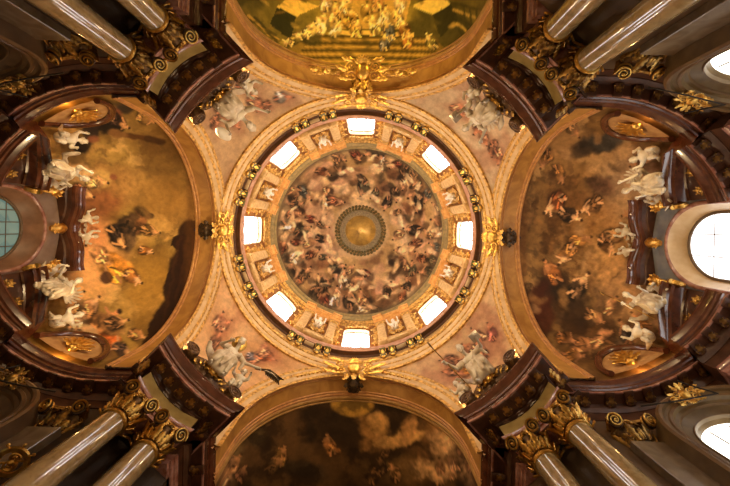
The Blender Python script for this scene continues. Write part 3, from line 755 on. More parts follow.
def cartouche(name, label, M, s=1., wide=1., group=None, gold=GOLD):
    """gilded cartouche in its local xy plane, z towards the viewer"""
    t = thing(name, label, 'ornament', M, group)
    def S(x, y, z=0): return Vector((x*s*wide, y*s, z*s))
    b = MB(); b.ball((0, 0, .1*s), (.34*s*min(wide, 1.3), .42*s, .2*s), n=16); b.build('shield', gold, t)
    b = MB()
    for k in range(9):
        a = R(20+17.5*k)
        leaf(b, S(0, .3, .1)+Vector((.1*s*math.cos(a), .1*s*math.sin(a), 0)), S(0, .3, .1)+Vector((.5*s*math.cos(a), .5*s*math.sin(a), .04)), .075*s, .25, 2, .035*s)
    b.build('shell', gold, t)
    for sx in (-1, 1):
        for (x, y, r, a0) in ((.55, .25, .26, 0), (.5, -.22, .28, 0), (.95, .05, .22, 2.2), (.3, -.6, .17, 1.5)):
            b = MB(); scroll_c(b, (sx*x*s*wide, y*s), r*s, a0, sx, .06*s, .1*s); b.build('scroll', gold, t)
        for (x0, y0, x1, y1, w) in ((.4, .5, 1.05, .62, .11), (.6, 0, 1.35, .28, .12), (.55, -.35, 1.25, -.3, .11), (.2, -.6, .5, -.95, .1)):
            b = MB(); leaf(b, S(sx*x0, y0, .05), S(sx*x1, y1, .1), w*s, .3, 3, .035*s); b.build('acanthus_leaf', gold, t)
    b = MB(); leaf(b, S(0, -.4, .1), S(0, -1.0, .12), .16*s, .3, 3, .04*s); b.build('pendant_leaf', gold, t)
    return t

# ------------------------------------------------------------------ figures
def tmp_eval(me, voxel, smooth=6):
    o = bpy.data.objects.new('tmp', me); C.objects.link(o)
    r = o.modifiers.new('r', 'REMESH'); r.mode = 'VOXEL'; r.voxel_size = voxel
    q = o.modifiers.new('s', 'SMOOTH'); q.iterations = smooth; q.factor = .5
    dg = bpy.context.evaluated_depsgraph_get(); dg.update()
    m2 = bpy.data.meshes.new_from_object(o.evaluated_get(dg))
    bpy.data.objects.remove(o)
    return m2
def folds(me, amp, seed, sc=1.):
    n = len(me.vertices); co = np.empty(n*3); me.vertices.foreach_get('co', co); co = co.reshape(-1, 3)
    no = np.empty(n*3); me.vertices.foreach_get('normal', no); no = no.reshape(-1, 3)
    f = np.sin(co[:, 0]*17*sc+3.2*np.sin(co[:, 2]*4*sc+seed)+2.*np.sin(co[:, 1]*5*sc))*.6+np.sin(co[:, 1]*14*sc+co[:, 2]*9*sc+2*np.sin(co[:, 0]*6*sc+seed*2))*.5
    co += no*(amp*f)[:, None]
    me.vertices.foreach_set('co', co.ravel()); me.update()

def person_meshes(pose, seed, child=False):
    """body, hair, robe (metres, facing +y, seat at the origin)"""
    k = 1.3 if child else 1.; hk = 1.3 if child else 1.
    V = Vector
    lean = pose.get('lean', .1); tw = pose.get('twist', 0.)
    pel = V((0, 0, .02)); wai = V((0, .02+lean*.3, .2)); che = V((tw*.3, .03+lean*.8, .40)); nec = V((tw*.4, .05+lean*1.2, .55))
    hd = nec+V(pose.get('head', (0, .07, .15)))
    shl = che+V((-.19, 0, .08)); shr = che+V((.19, 0, .08))
    el = shl+V(pose.get('el', (-.12, .1, -.24))); hl = el+V(pose.get('hl', (.08, .22, .03)))
    er = shr+V(pose.get('er', (.12, .1, -.24))); hr = er+V(pose.get('hr', (-.08, .22, .03)))
    kl = V(pose.get('kl', (-.17, .44, .03))); al = kl+V(pose.get('al', (0, -.02, -.43)))
    kr = V(pose.get('kr', (.17, .42, .0))); ar = kr+V(pose.get('ar', (.02, .05, -.42)))
    b = MB()
    b.capsule(pel, .135*k, wai, .118*k); b.capsule(wai, .118*k, che, .135*k); b.capsule(che+V((-.07, .02, 0)), .11*k, che+V((.07, .02, 0)), .11*k)
    b.capsule(shl, .07*k, shr, .07*k); b.capsule(che, .08, nec, .052*k); b.capsule(nec, .052*k, hd, .055*k)
    b.ball(hd+V((0, 0, .03)), (.083*hk, .098*hk, .115*hk), n=14)
    b.ball(hd+V((0, .085*hk, .0)), (.016, .026, .032), n=8); b.ball(hd+V((0, .07*hk, -.065*hk)), (.035*hk, .03, .03), n=8)
    for sx in (-1, 1):
        b.ball(hd+V((sx*.084*hk, 0, .02)), (.014, .026, .036), n=8); b.ball(hd+V((sx*.034*hk, .078*hk, .052)), (.024, .02, .012), n=8)
    for s_, e_, h_ in ((shl, el, hl), (shr, er, hr)):
        b.capsule(s_, .066*k, e_, .047*k); b.capsule(e_, .047*k, h_, .031*k)
        dr = (h_-e_).normalized(); b.capsule(h_, .036*k, h_+dr*.07, .036*k)
    for sx, kn, an in ((-1, kl, al), (1, kr, ar)):
        hip = V((sx*.09, .02, 0)); b.capsule(hip, .09*k, kn, .066*k); b.capsule(kn, .066*k, an, .042*k)
        b.capsule(an, .045*k, an+V((sx*.02, .15, -.03)), .034*k)
    body = tmp_eval(b.mesh('body'), .02, 4)
    hb = MB()                         # fingers grow out of the palms, then joined to the body mesh
    for e_, h_, sx in ((el, hl, -1), (er, hr, 1)):
        dr = (h_-e_).normalized(); sd = dr.cross(V((0, 0, 1))); sd = sd.normalized() if sd.length > .01 else V((1, 0, 0)); up = sd.cross(dr)
        for q, ln in ((-1.5, .06), (-.5, .075), (.5, .08), (1.5, .07)):
            p0 = h_+dr*.07+sd*(q*.019)
            hb.ribbon([p0, p0+dr*ln*.6, p0+dr*ln*.95-up*.03, p0+dr*ln-up*.06], [.011, .0105, .01, .008], [.011, .0105, .01, .008], n=6)
        p0 = h_+dr*.02+sd*(sx*.03)
        hb.ribbon([p0, p0+sd*sx*.03+dr*.03, p0+sd*sx*.035+dr*.065], [.013, .012, .009], [.013, .012, .009], n=6)
    v0 = [tuple(v.co) for v in body.vertices]; f0 = [tuple(p.vertices) for p in body.polygons]
    j = MB(); j.add(v0, f0); j.add(hb.v, hb.f); body = j.mesh('body', 180)
    h = MB(); r_ = random.Random(seed)
    for i in range(34):
        a = r_.uniform(0, 2*PI); e = r_.uniform(-.5, 1.5)
        d = V((math.cos(a)*math.cos(e), math.sin(a)*math.cos(e), math.sin(e)))
        if d.y > .35 and d.z < .55: continue
        p = hd+V((0, -.012, .04))+V((d.x*.085, d.y*.1, d.z*.112))*hk
        h.ball(p, .03*hk, n=7)
    if pose.get('beard'):
        for i in range(8): h.ball(hd+V((r_.uniform(-.05, .05), .075+r_.uniform(-.01, .02), -.09-.02*i/2)), .03, n=7)
    hair = tmp_eval(h.mesh('hair'), .016, 2)
    d = MB()
    if child:
        d.capsule(hl.lerp(pel, .6), .05, pel+V((0, .1, .05)), .11); d.capsule(pel+V((0, .1, .05)), .11, V((.25, .05, -.1)), .06); d.capsule(V((-.12, .05, 0)), .1, V((.12, .1, -.03)), .1)
        d.capsule(V((.25, .05, -.1)), .07, V((.42, -.1, .06)), .03)
    else:
        d.capsule(pel, .165, che+V((0, -.01, -.02)), .135); d.capsule(pel, .165, kl, .105); d.capsule(pel, .165, kr, .105)
        d.capsule(kl, .105, al+V((0, -.03, .1)), .105); d.capsule(kr, .105, ar+V((0, -.03, .1)), .105)
        d.capsule(kl.lerp(kr, .3), .09, al.lerp(ar, .4)+V((0, -.02, .08)), .1); d.capsule(kl.lerp(kr, .7), .09, al.lerp(ar, .6)+V((0, -.02, .08)), .1)
        d.capsule(shl+V((0, 0, -.01)), .085, shl.lerp(el, .75), .075); d.capsule(shr+V((0, 0, -.01)), .085, shr.lerp(er, .75), .075)
        d.capsule(shl.lerp(el, .8), .06, shl.lerp(el, .8)+V((-.03, -.04, -.2)), .05)
        rf = random.Random(seed+5)
        for i in range(26):           # tubular folds falling between the knees and over the legs
            a = kl.lerp(kr, i/25)+V((0, rf.uniform(-.02, .1), rf.uniform(.02, .12))); b_ = al.lerp(ar, (i/25)*1.3-.15)+V((rf.uniform(-.05, .05), rf.uniform(-.12, .14), .06))
            st = pel.lerp(che, rf.uniform(0, .6))+V((rf.uniform(-.14, .14), .13, 0))
            d.ribbon([st, st.lerp(a, .5)+V((0, .02, .08)), a, a.lerp(b_, .5)+V((rf.uniform(-.04, .04), .05, 0)), b_], [.012, .02, .026, .03, .034], [.02, .03, .034, .034, .03], n=6)
        for i in range(5):            # swags of cloth across lap and chest
            t = i/4
            p = [shl.lerp(pel, .2*t)+V((0, .12, 0)), che.lerp(pel, .5)+V((0, .2, -.05*i)), kr.lerp(pel, .6*t)+V((.06, .05, .12))]
            d.ribbon([p[0].lerp(p[1], q/3) for q in range(3)]+[p[1].lerp(p[2], q/4) for q in range(5)], .035, .035, n=6)
        fl = pose.get('fly', (.45, -.15, .25))
        d.ribbon([shr.lerp(pel, .6)+V((0, -.12, 0)), V((.28, -.2, .16)), V(fl), V(fl)+V((.14, .08, .12))], [.12, .13, .12, .04], [.05, .05, .045, .02], V((0, 1, .3)), n=8)
    robe = tmp_eval(d.mesh('robe'), .02, 2)
    folds(robe, .022 if not child else .014, seed, 1.15)
    return body, hair, robe, hd, hl, hr, che

def statue(name, label, M, pose, seed, scale, child=False, group=None, mats=(STONE, HAIR, STONE2), extra=()):
    t = thing(name, label, 'statue', M @ Matrix.Scale(scale, 4), group)
    body, hair, robe, hd, hl, hr, che = person_meshes(pose, seed, child)
    for me, nm, m in ((body, 'body', mats[0]), (hair, 'hair', mats[1]), (robe, 'robe', mats[2])):
        me.name = nm; me.materials.clear(); me.polygons.foreach_set('use_smooth', [True]*len(me.polygons))
        me.polygons.foreach_set('material_index', [0]*len(me.polygons))
        link(nm, me, m, t)
    if 'wings' in extra:
        for sx in (-1, 1):
            b = MB(); r0 = che+Vector((sx*.06, -.13, .02))
            for q in range(7):
                a = R(100-22*q); L = (.55-.03*q)*(.62 if child else 1)
                leaf(b, r0+Vector((sx*.05*q*.5, -.02, -.02*q)), r0+Vector((sx*L*math.cos(a)*.9+sx*.12, -.1, L*math.sin(a))), .055, .05, 1, .014, Vector((0, -1, 0)))
            b.build('wing', mats[2], t)
    if 'halo' in extra:
        b = MB(); c = hd+Vector((0, -.16, .06)); b.lathe([(.005, -.012), (.17, -.012), (.2, 0), (.17, .012), (.005, .012)], 28, Matrix.Translation(c) @ Matrix.Rotation(R(75), 4, 'X')); b.build('halo', GOLDDK, t)
    if 'palm' in extra:
        b = MB()
        p = [hl+Vector((.0, -.04, -.02)), hl+Vector((-.2, .1, .05)), hl+Vector((-.42, .2, .06)), hl+Vector((-.62, .26, .0))]
        b.ribbon(p, [.016, .04, .06, .015], [.016, .02, .02, .01], Vector((0, 0, 1)))
        for q in range(9):
            a = p[1].lerp(p[3], q/9)
            for sg in (-1, 1): leaf(b, a, a+Vector((-.12, .08*sg, .05*sg)), .022, .1, 1, .008)
        b.build('palm_frond', BLACKB, t)
    if 'shield' in extra:
        b = MB(); c = hl+Vector((-.12, .06, -.12)); b.ball(c, (.13, .08, .26), n=16); b.build('oval_shield', STONE, t)
    if 'book' in extra:
        b = MB(); c = hl+Vector((0, .08, .02)); b.box(c, (.24, .3, .05), bev=.012); b.box(c+Vector((.01, 0, 0)), (.23, .27, .035)); b.build('book', STONE2, t)
    if 'staff' in extra:
        b = MB(); b.ribbon([hr+Vector((-.06, -.25, -.75)), hr+Vector((.0, .02, .05)), hr+Vector((.05, .16, .6))], .016, .016, n=7); sc_ = hr+Vector((.05, .16, .6)); b.ribbon([sc_+Vector((0, .09*math.sin(a), .09-.09*math.cos(a))) for a in [i*.5 for i in range(11)]], .016, .016, Vector((1, 0, 0)), n=6); b.build('staff', GOLDDK, t)
    if 'mitre' in extra:
        b = MB(); b.ribbon([hd+Vector((0, -.01, .08+.05*i)) for i in range(6)], [.09, .105, .11, .09, .05, .01], [.095, .09, .075, .05, .03, .01], Vector((0, 1, 0)), n=12); b.build('mitre', STONE2, t)
    return t

# ================================================================== ORDERS
# ---- composite column with capital
SH_TOP = 14.3
def volute(s=1.):
    b = MB()
    b.lathe([(.02, -.07), (.24, -.07), (.28, -.04), (.28, .04), (.24, .07), (.02, .07)], 24, None, 1)
    for z in (-.1, .1):
        pts = [(x, y, z*.95) for x, y in spiral(.31, .05, 2., 50)]
        b.ribbon(pts, [.042*(1.1-.5*i/50) for i in range(51)], [.05]*51, Vector((0, 0, 1)), n=6)
        b.ball((0, 0, z*1.2), .06, n=8)
    return b.mesh('volute', 50)
VOL = volute(); VOL.materials.append(GOLD); VOL.materials.append(BLACKB)
def capital_meshes(w, r):
    """bell, leaves, abacus for a capital of half width w over a shaft of radius r; 1.65 high"""
    bell = MB(); bell.lathe([(r-.03, 0), (r-.03, .2), (r-.02, .8), (r+.08, 1.2), (r+.1, 1.36)], 28)
    lv = MB()
    for row, (z0, h, off) in enumerate(((.13, .58, 0), (.13, 1.0, .5))):
        for k in range(8):
            a = 2*PI*(k+off)/8; n_ = Vector((math.cos(a), math.sin(a), 0))
            p0 = n_*(r+.03)+Vector((0, 0, z0)); p1 = n_*(r+.1)+Vector((0, 0, z0+h))
            leaf(lv, p0, p1, .135, .34, 4, .04, n_)
            lv.ribbon([p0+n_*.05, p0.lerp(p1, .5)+n_*(.10+.03*h), p0.lerp(p1, .85)+n_*(.2*h+.05)], [.035, .03, .02], [.05, .05, .03], n_, n=6)
            if row == 1:
                for q_ in (-1, 1):
                    tq_ = Vector((-n_.y, n_.x, 0))*q_; e0 = p1+n_*.08+tq_*.06
                    lv.ribbon([e0+tq_*(.11*(1-i/14)*math.cos(i*.6))+Vector((0, 0, .08+.11*(1-i/14)*math.sin(i*.6))) for i in range(15)], .035, .05, n_, n=6)
    ab = MB()
    pts = []
    for q in range(4):
        a = q*PI/2
        for i in range(9):
            x = -1+2*i/8; y = -w*(1.0-.16*(1-x*x)); x *= w
            pts.append((x*math.cos(a)-y*math.sin(a), x*math.sin(a)+y*math.cos(a)))
    ab.grid([[(x*k, y*k, z) for x, y in pts] for k, z in ((.9, 1.42), (1, 1.46), (1, 1.56), (1.04, 1.6), (1.04, 1.66))], 0, True, True)
    for q in range(4):
        M = Matrix.Rotation(q*PI/2, 4, 'Z')
        for k in range(6):
            a = PI*2*k/6; ab.ribbon([M @ Vector((0, -w*.86, 1.48)), M @ Vector((.09*math.cos(a), -w*.9-.05, 1.48+.09*math.sin(a))), M @ Vector((.15*math.cos(a), -w*.88, 1.48+.15*math.sin(a)))], [.03, .06, .02], .03, Vector((0, 1, 0)), n=6)
    return bell.mesh('bell'), lv.mesh('acanthus_leaves', 60), ab.mesh('abacus')
def add_capital(root, meshes, w, z, m, vz=1.08, ks=.79):
    bl, lv, ab = meshes
    c = link('capital', bl, BELL, root); c.location = (0, 0, z); c.scale = (1, 1, ks)
    lv = lv.copy(); ab = ab.copy(); link('acanthus_leaves', lv, m, c); link('abacus', ab, GOLDDK, c)
    for sx in (-1, 1):
        for sy in (-1, 1):
            v = link('volute', VOL, [], c)
            zz = Vector((sx*.3, sy*.9, -.5)).normalized(); xx = Vector((1, 0, 0)); xx = (xx-zz*xx.dot(zz)).normalized()
            v.matrix_local = Matrix.Diagonal((1, 1, 1/ks, 1)) @ frame(Vector((sx*(w-.14), sy*(w+.10), vz*ks)), xx, zz.cross(xx), zz) @ Matrix.Diagonal((sx*.98, .98, 1, 1))
    return c
BELL = mat('capital_bell', (.20, .11, .035), .45, .5, (.07, .04, .015), 5)
CAPM = capital_meshes(.70, .5)
def shaft_mesh():
    b = MB(); pr = []
    for i in range(33):
        t = i/32; pr.append((.60-.10*t**1.6, -1.5+EYE+1.3+(SH_TOP-.1+1.5-1.3)*t))
    b.lathe(pr, 48, None, 0); return b.mesh('shaft', 50)
SHM = shaft_mesh()
bs = MB(); bs.lathe([(.62, 1.3), (.66, 1.26), (.66, 1.2), (.74, 1.14), (.78, 1.05), (.74, .96), (.7, .92), (.74, .86), (.86, .78), (.88, .68), (.84, .6)], 40); bs.box((0, 0, .3), (1.9, 1.9, .6), bev=.04); BSM = bs.mesh('base')
QN = {(-1, -1): 'upper left', (1, -1): 'upper right', (-1, 1): 'lower left', (1, 1): 'lower right'}
tq = Vector((-.721, .693, 0)); nq = Vector((-.693, -.721, 0))
for (sx, sy), qn in QN.items():
    for cx, cy, side in ((9.5, 7.6, 'side chapel'), (8.2, 8.85, 'nave' if sy < 0 else 'choir')):
        M = frame((sx*cx, sy*cy, 0), (sx*tq.x*sx*sy, sy*tq.y*sx*sy, 0), (-sx*nq.x, -sy*nq.y, 0), (0, 0, 1))
        t = thing('marble_column', 'polished cream marble column under the %s corner pier, the one nearer the %s' % (qn, side), 'column', M, 'paired giant columns at the crossing piers')
        link('shaft', SHM, SHAFT, t); link('base', BSM, OLIVE, t)
        b = MB(); b.lathe([(.5, SH_TOP+EYE-.16), (.57, SH_TOP+EYE-.13), (.59, SH_TOP+EYE-.08), (.57, SH_TOP+EYE-.03), (.5, SH_TOP+EYE)], 40); b.build('necking_ring', GOLD, t)
        add_capital(t, CAPM, .70, SH_TOP+EYE, GOLD if sy > 0 else GOLDDK)

BROWNB = mat('bracket_bronze', (.085, .038, .016), .35, .2, (.26, .14, .045), 5, lo=.45, hi=.75, bump=.4)
# ---- pier entablatures
def pier_path(sx, sy, o):
    A = Vector((9.71, 6.78, 0)); B = Vector((7.37, 9.02, 0)); so = o*.62
    a = A+nq*o-tq*so; bb = B+nq*o+tq*(o*.98)
    pts = [a-nq*(4.2+o)]
    m = 14
    for i in range(m+1):
        x = -1+2*i/m
        pts.append(a.lerp(bb, i/m)-nq*(.38*(1-x*x)))
    pts.append(bb-nq*(4.2+o))
    return [(sx*p.x, sy*p.y) for p in pts]
def pier_rings(sx, sy, prof):
    return [[P(x, y, E0+u) for x, y in pier_path(sx, sy, o)] for o, u in prof]
def modillion(l=.62, w=.34):
    b = MB()
    b.ribbon([(0, y, z) for y, z in [(.0, -.34), (.04, -.36), (.1, -.33), (.2, -.24), (l*.6, -.18), (l*.85, -.17), (l, -.14), (l+.02, -.08)]], [w/2]*8, [.08, .09, .08, .08, .08, .08, .06, .03], Vector((0, 0, 1)), n=8)
    b.box((0, l/2, -.05), (w*1.15, l*1.1, .1), bev=.02)
    g = MB(); leaf(g, (0, .02, -.40), (0, l*.95, -.22), w*.36, -.12, 3, .05, Vector((0, 0, 1)))
    for sg in (-1, 1):
        g.ribbon([(sg*w*.52, .13+.11*(1-i/14)*math.cos(i*.7), -.25+.11*(1-i/14)*math.sin(i*.7)) for i in range(15)], .026, .026, Vector((1, 0, 0)), n=5)
    b.v = [(x*1.25, y, z*.5) for x, y, z in b.v]; g.v = [(x*1.2, y, z*.55) for x, y, z in g.v]
    return b.mesh('modillion'), g.mesh('gilt_leaf', 60)
MODM, MODG = modillion(); MODM.materials.append(SOFF); MODG.materials.append(mat('dull_gilding', (.40, .22, .06), .42, .9, (.09, .045, .015), 4, lo=.4, hi=.6, bump=.5, bscale=9))
def put_modillion(root, pos, out):
    """pos on the soffit at the wall side, out = horizontal direction of projection"""
    out = Vector(out).normalized(); ta = out.cross(Vector((0, 0, 1)))
    o = link('modillion', MODM, [], root)
    o.matrix_world = frame(pos, ta, out, (0, 0, 1)); link('gilt_leaf', MODG, [], o)
PILCAP = capital_meshes(.86, .62)
for (sx, sy), qn in QN.items():
    t = thing('pier_entablature', 'curved red brown entablature block over the %s pair of columns' % qn, 'entablature', None, 'entablature blocks on the crossing piers')
    b = MB(); sweep(b, pier_rings(sx, sy, ARCH_P)); b.build('architrave', REDP, t, 30)
    b = MB(); sweep(b, pier_rings(sx, sy, FRZ_P)); b.build('frieze', OLIVE, t, 30)
    b = MB(); sweep(b, pier_rings(sx, sy, [(-1.0, 1.5), (.07, 1.5), (.1, 1.56), (.18, 1.6), (.2, 1.66), (.26, 1.72), (1.0, 1.72)])); b.build('bed_moulding', SOFF, t, 30)
    b = MB(); sweep(b, pier_rings(sx, sy, [(.2, 1.74), (1.0, 1.74), (1.0, 1.72), (1.02, 2.02), (1.1, 2.06), (1.13, 2.16), (1.22, 2.22), (1.34, 2.42), (1.4, 2.46), (1.4, 2.56), (-1.0, 2.62)])); b.build('cornice', REDM, t, 30)
    b = MB(); sweep(b, pier_rings(sx, sy, [(.98, 1.9), (.98, 1.68), (1.07, 1.68), (1.07, 1.82)])); b.build('lip_highlight', REDP, t, 30)  # pink strip that puts the highlight along the cornice lip into colour
    pth = [Vector((x, y, 0)) for x, y in pier_path(sx, sy, .36)]
    N = Vector((sx*nq.x, sy*nq.y, 0)); TT = Vector((sx*tq.x, sy*tq.y, 0))
    for i in range(5):
        p = pth[1].lerp(pth[-2], (i+.5)/5); x = -1+2*(i+.5)/5
        p = p-N*(.38*(1-x*x))
        put_modillion(t, (p.x, p.y, E0+1.72+EYE), N+TT*(-.16*x))
    for e, dr in ((pth[1], -TT), (pth[-2], TT)):
        for q in (.9, 2.0):
            p = e-N*q; put_modillion(t, (p.x, p.y, E0+1.72+EYE), dr)
    # carved console at each end of the frieze
    for e, dr in ((pth[1], -TT), (pth[-2], TT)):
        b = MB()
        for k in range(3):
            leaf(b, (e.x+dr.x*.02, e.y+dr.y*.02, E0+EYE+.5+.3*k), tuple(Vector((e.x, e.y, E0+EYE+.95+.3*k))+dr*.25), .16, .2, 3, .05, dr)
        b.build('corner_leaf', GOLDDK, t)
    # bracket and statue above the cornice
    u = Vector((sx*.708, sy*.706, 0)).normalized(); tv = Vector((-u.y, u.x, 0))
    c0 = Vector((0, 0, D_CORN+EYE))+u*11.15
    M = frame(c0, tv, -u, (0, 0, 1))
    br = thing('statue_bracket', 'dark scroll ended bracket with gilded mask carrying the %s pendentive statue' % qn, 'bracket', M, 'statue brackets on the pier cornices')
    b = MB(); n_ = 20
    pth2 = [(-1.5+3*i/n_, .1+.55*math.cos(PI*(-.5+i/n_))**.8 if 0 < i < n_ else .1, .55) for i in range(n_+1)]
    rows = []
    for x, y, z in pth2:
        rows.append([Vector((x, yy, zz)) for yy, zz in ((-.9, 0), (y-.3, 0), (y-.22, .2), (y-.05, .35), (y, .6), (y+.1, .8), (y+.14, .95), (y+.05, 1.05), (-.9, 1.05))])
    b.grid(rows, 0, True, True); b.build('body', BROWNB, br)
    for s2 in (-1, 1):
        b = MB(); Mv = Matrix.Translation((s2*1.62, .32, .72)) @ Matrix.Rotation(R(90), 4, 'X') @ Matrix.Scale(1.35, 4)
        b.lathe([(.02, -.3), (.30, -.3), (.34, -.2), (.34, .42), (.02, .42)], 24, Mv)
        b.ribbon([Mv @ Vector((x, y, -.31)) for x, y in spiral(.32, .05, 2, 40, (0, 0), 0, s2)], .04, .05, None, n=6)
        b.build('scroll_end', BROWNB, br)
    b = MB(); b.ball((0, .72, .62), (.24, .16, .3), n=12); b.ball((0, .88, .6), (.05, .06, .09), n=8)
    for k in range(10):
        a = 2*PI*k/10; leaf(b, (.18*math.cos(a), .68, .62+.22*math.sin(a)), (.5*math.cos(a), .72, .62+.5*math.sin(a)), .09, .15, 2, .04, Vector((0, 1, 0)))
    b.build('gilded_mask', GOLD, br)
    for s2 in (-1, 1):
        b = MB()
        for k in range(4):
            leaf(b, (s2*(.35+.28*k), .62-.1*k, .4+.1*(k % 2)), (s2*(.75+.28*k), .66-.14*k, .75+.1*(k % 2)), .12, .2, 3, .04, Vector((0, 1, 0)))
        b.build('gilded_festoon', GOLDDK, br)

# ---- runs of main cornice along nave, choir and apses
def run(nm, label, rings_of, mods, arch=True):
    t = thing('wall_entablature', label, 'entablature', None, 'main entablature along the walls')
    if arch:
        b = MB(); sweep(b, rings_of(ARCH_P)); b.build('architrave', REDP, t, 30)
    b = MB(); sweep(b, rings_of([(-1., .7), (.04, .7), (.04, 1.3), (-1., 1.3)])); b.build('frieze', SOFF, t, 30)
    b = MB(); sweep(b, rings_of([(-1.0, 1.3), (.08, 1.3), (.12, 1.38), (.2, 1.48), (.24, 1.62), (.28, 1.72), (.8, 1.72)])); b.build('bed_moulding', SOFF, t, 30)
    b = MB(); sweep(b, rings_of([(.25, 1.74), (.8, 1.74), (.8, 1.72), (.82, 2.0), (.9, 2.04), (.92, 2.14), (1.0, 2.2), (1.08, 2.4), (1.12, 2.46), (1.12, 2.56), (-1.0, 2.62)])); b.build('cornice', REDM, t, 30)
    b = MB(); sweep(b, rings_of([(.79, 1.9), (.79, 1.69), (.86, 1.69), (.86, 1.82)])); b.build('lip_highlight', REDP, t, 30)  # same coloured-in highlight strip along the wall cornices
    for pos, out in mods: put_modillion(t, pos, out)
for (sx, sy), qn in QN.items():
    where = 'nave' if sy < 0 else 'choir'
    def rings_of(prof): return [[P(sx*(8.0-o), sy*y, E0+u) for y in (10.2, 27.)] for o, u in prof]
    run('n', 'dark straight entablature running along the %s wall at the %s' % (where, qn), rings_of,
        [((sx*7.75, sy*(11.6+1.15*i), E0+1.72+EYE), (-sx, 0, 0)) for i in range(7)])
    a1 = R(50)
    def rings_of(prof):
        res = []
        for o, u in prof:
            pts = [(10.2, WR-o)]+[(KX+(WR-o)*math.cos(PI/2-(PI/2-a1)*i/20), (WR-o)*math.sin(PI/2-(PI/2-a1)*i/20)) for i in range(21)]
            res.append([P(sx*x, sy*y, E0+u) for x, y in pts])
        return res
    mods = []
    for i in range(6):
        a = R(88-7.2*i); r = WR-.25
        mods.append(((sx*(KX+r*math.cos(a)), sy*r*math.sin(a), E0+1.72+EYE), (-sx*math.cos(a), -sy*math.sin(a), 0)))
    mods.append(((sx*11.6, sy*(WR-.25), E0+1.72+EYE), (0, -sy, 0)))
    sd = 'left' if sx < 0 else 'right'; vv = 'upper' if sy < 0 else 'lower'
    run('a', 'dark curving bracketed entablature along the %s part of the %s side chapel' % (vv, sd), rings_of, mods, False)
    # break forward under the pediment
    def rings_of(prof): return [[P(sx*(KX+(7.25-o)*math.cos(a)), sy*(7.25-o)*math.sin(a), E0+u) for a in [R(21+30.5*i/14) for i in range(15)]] for o, u in prof]
    mods = []
    for i in range(4):
        a = R(25+7.6*i); r = 7.0
        mods.append(((sx*(KX+r*math.cos(a)), sy*r*math.sin(a), E0+1.72+EYE), (-sx*math.cos(a), -sy*math.sin(a), 0)))
    run('b', 'red brown forward breaking entablature under the %s half pediment beside the %s window' % (vv, sd), rings_of, mods, True)
    # broken segmental pediment
    t = thing('half_pediment', '%s half of the broken segmental pediment beside the %s chapel window' % (vv, sd), 'pediment', None, 'broken pediment halves by the chapel windows')
    def ped(prof, lift=0.):
        res = []
        for o, u in prof:
            row = []
            for i in range(17):
                f = i/16; a = R(51.5-30.5*f); dd = D_CORN+.05+2.15*math.sin(f*PI/2*.95)+lift
                row.append(P(sx*(KX+(7.2-o)*math.cos(a)), sy*(7.2-o)*math.sin(a), dd+u))
            res.append(row)
        return res
    b = MB(); sweep(b, ped([(-.6, -.3), (.15, -.3), (.2, -.2), (.35, -.12), (.7, -.1), (.72, .12), (.85, .18), (.95, .36), (1.05, .42), (1.05, .5), (-.6, .55)])); b.build('raking_cornice', REDM, t, 30)
    b = MB(); rws = ped([(.1, 0)])[0]
    b.grid([[Vector((p.x, p.y, D_CORN+EYE)) for p in rws], [p-Vector((0, 0, .1)) for p in rws]]); b.grid([[Vector((p.x+sx*.5, p.y+sy*.2, D_CORN+EYE)) for p in rws], [p+Vector((sx*.5, sy*.2, -.1)) for p in rws]])
    b.build('tympanum', SOFF, t)
    for f in (.55, .85):
        a = R(51.5-30.5*f); r = 7.08; p = P(sx*(KX+r*math.cos(a)), sy*r*math.sin(a), D_CORN+.6+.4*f)
        b = MB(); o_ = Vector((-sx*math.cos(a), -sy*math.sin(a), 0)); tt_ = o_.cross(Vector((0, 0, 1)))
        for k in range(7):
            q = 2*PI*k/7; leaf(b, tuple(p+o_*.05), tuple(p+o_*.12+tt_*(.32*math.cos(q))+Vector((0, 0, .42*math.sin(q)))), .1, .2, 2, .04, o_)
        b.ball(p+o_*.1, .12, n=8); b.build('gilded_rosette', GOLDDK, t)
    b = MB()
    a = R(20.5); p = P(sx*(KX+6.4*math.cos(a)), sy*6.4*math.sin(a), D_CORN+1.9)
    Mv = frame(p, (-sx*math.cos(a), -sy*math.sin(a), 0), (0, 0, 1), (sx*math.sin(a), -sy*math.cos(a), 0)) @ Matrix.Scale(1.15, 4)
    scroll_c(b, (0, 0), .34, 0, 1, .1, 0, 1.8); b.lathe([(.02, -.1), (.3, -.1), (.3, .1), (.02, .1)], 20, None); b.v = [tuple(Mv @ Vector(v)) for v in b.v]; b.build('end_scroll', GOLD, t)
    # corner chapel arch: nested mouldings round a window
    ac = R(69)
    def Q(s_, d, off):       # s_ along the wall (metres), off = distance in front of the wall
        a = ac-s_/WR; r = WR-off
        return P(sx*(KX+r*math.cos(a)), sy*r*math.sin(a), d)
    b = MB()
    def al(rr, off, n2=30): return [Q(-rr, 5., off)]+[Q(-rr*math.cos(PI*i/n2), 13.5+rr*math.sin(PI*i/n2), off) for i in range(n2+1)]+[Q(rr, 5., off)]
    seq = [(2.75, .02, 0), (2.72, .95, 0), (2.6, 1.02, 1), (2.48, 1.0, 1), (2.42, .88, 0), (2.28, .86, 0), (2.22, .92, 1), (2.1, .9, 1), (2.04, .74, 0), (1.9, .7, 0), (1.86, .6, 1), (1.5, .46, 0), (1.46, .52, 1), (1.42, .5, 1), (1.38, .36, 0), (1.28, .2, 0)]
    rw = [al(r_, o_) for r_, o_, m_ in seq]
    for i in range(len(rw)-1): b.grid([rw[i], rw[i+1]], seq[i+1][2])
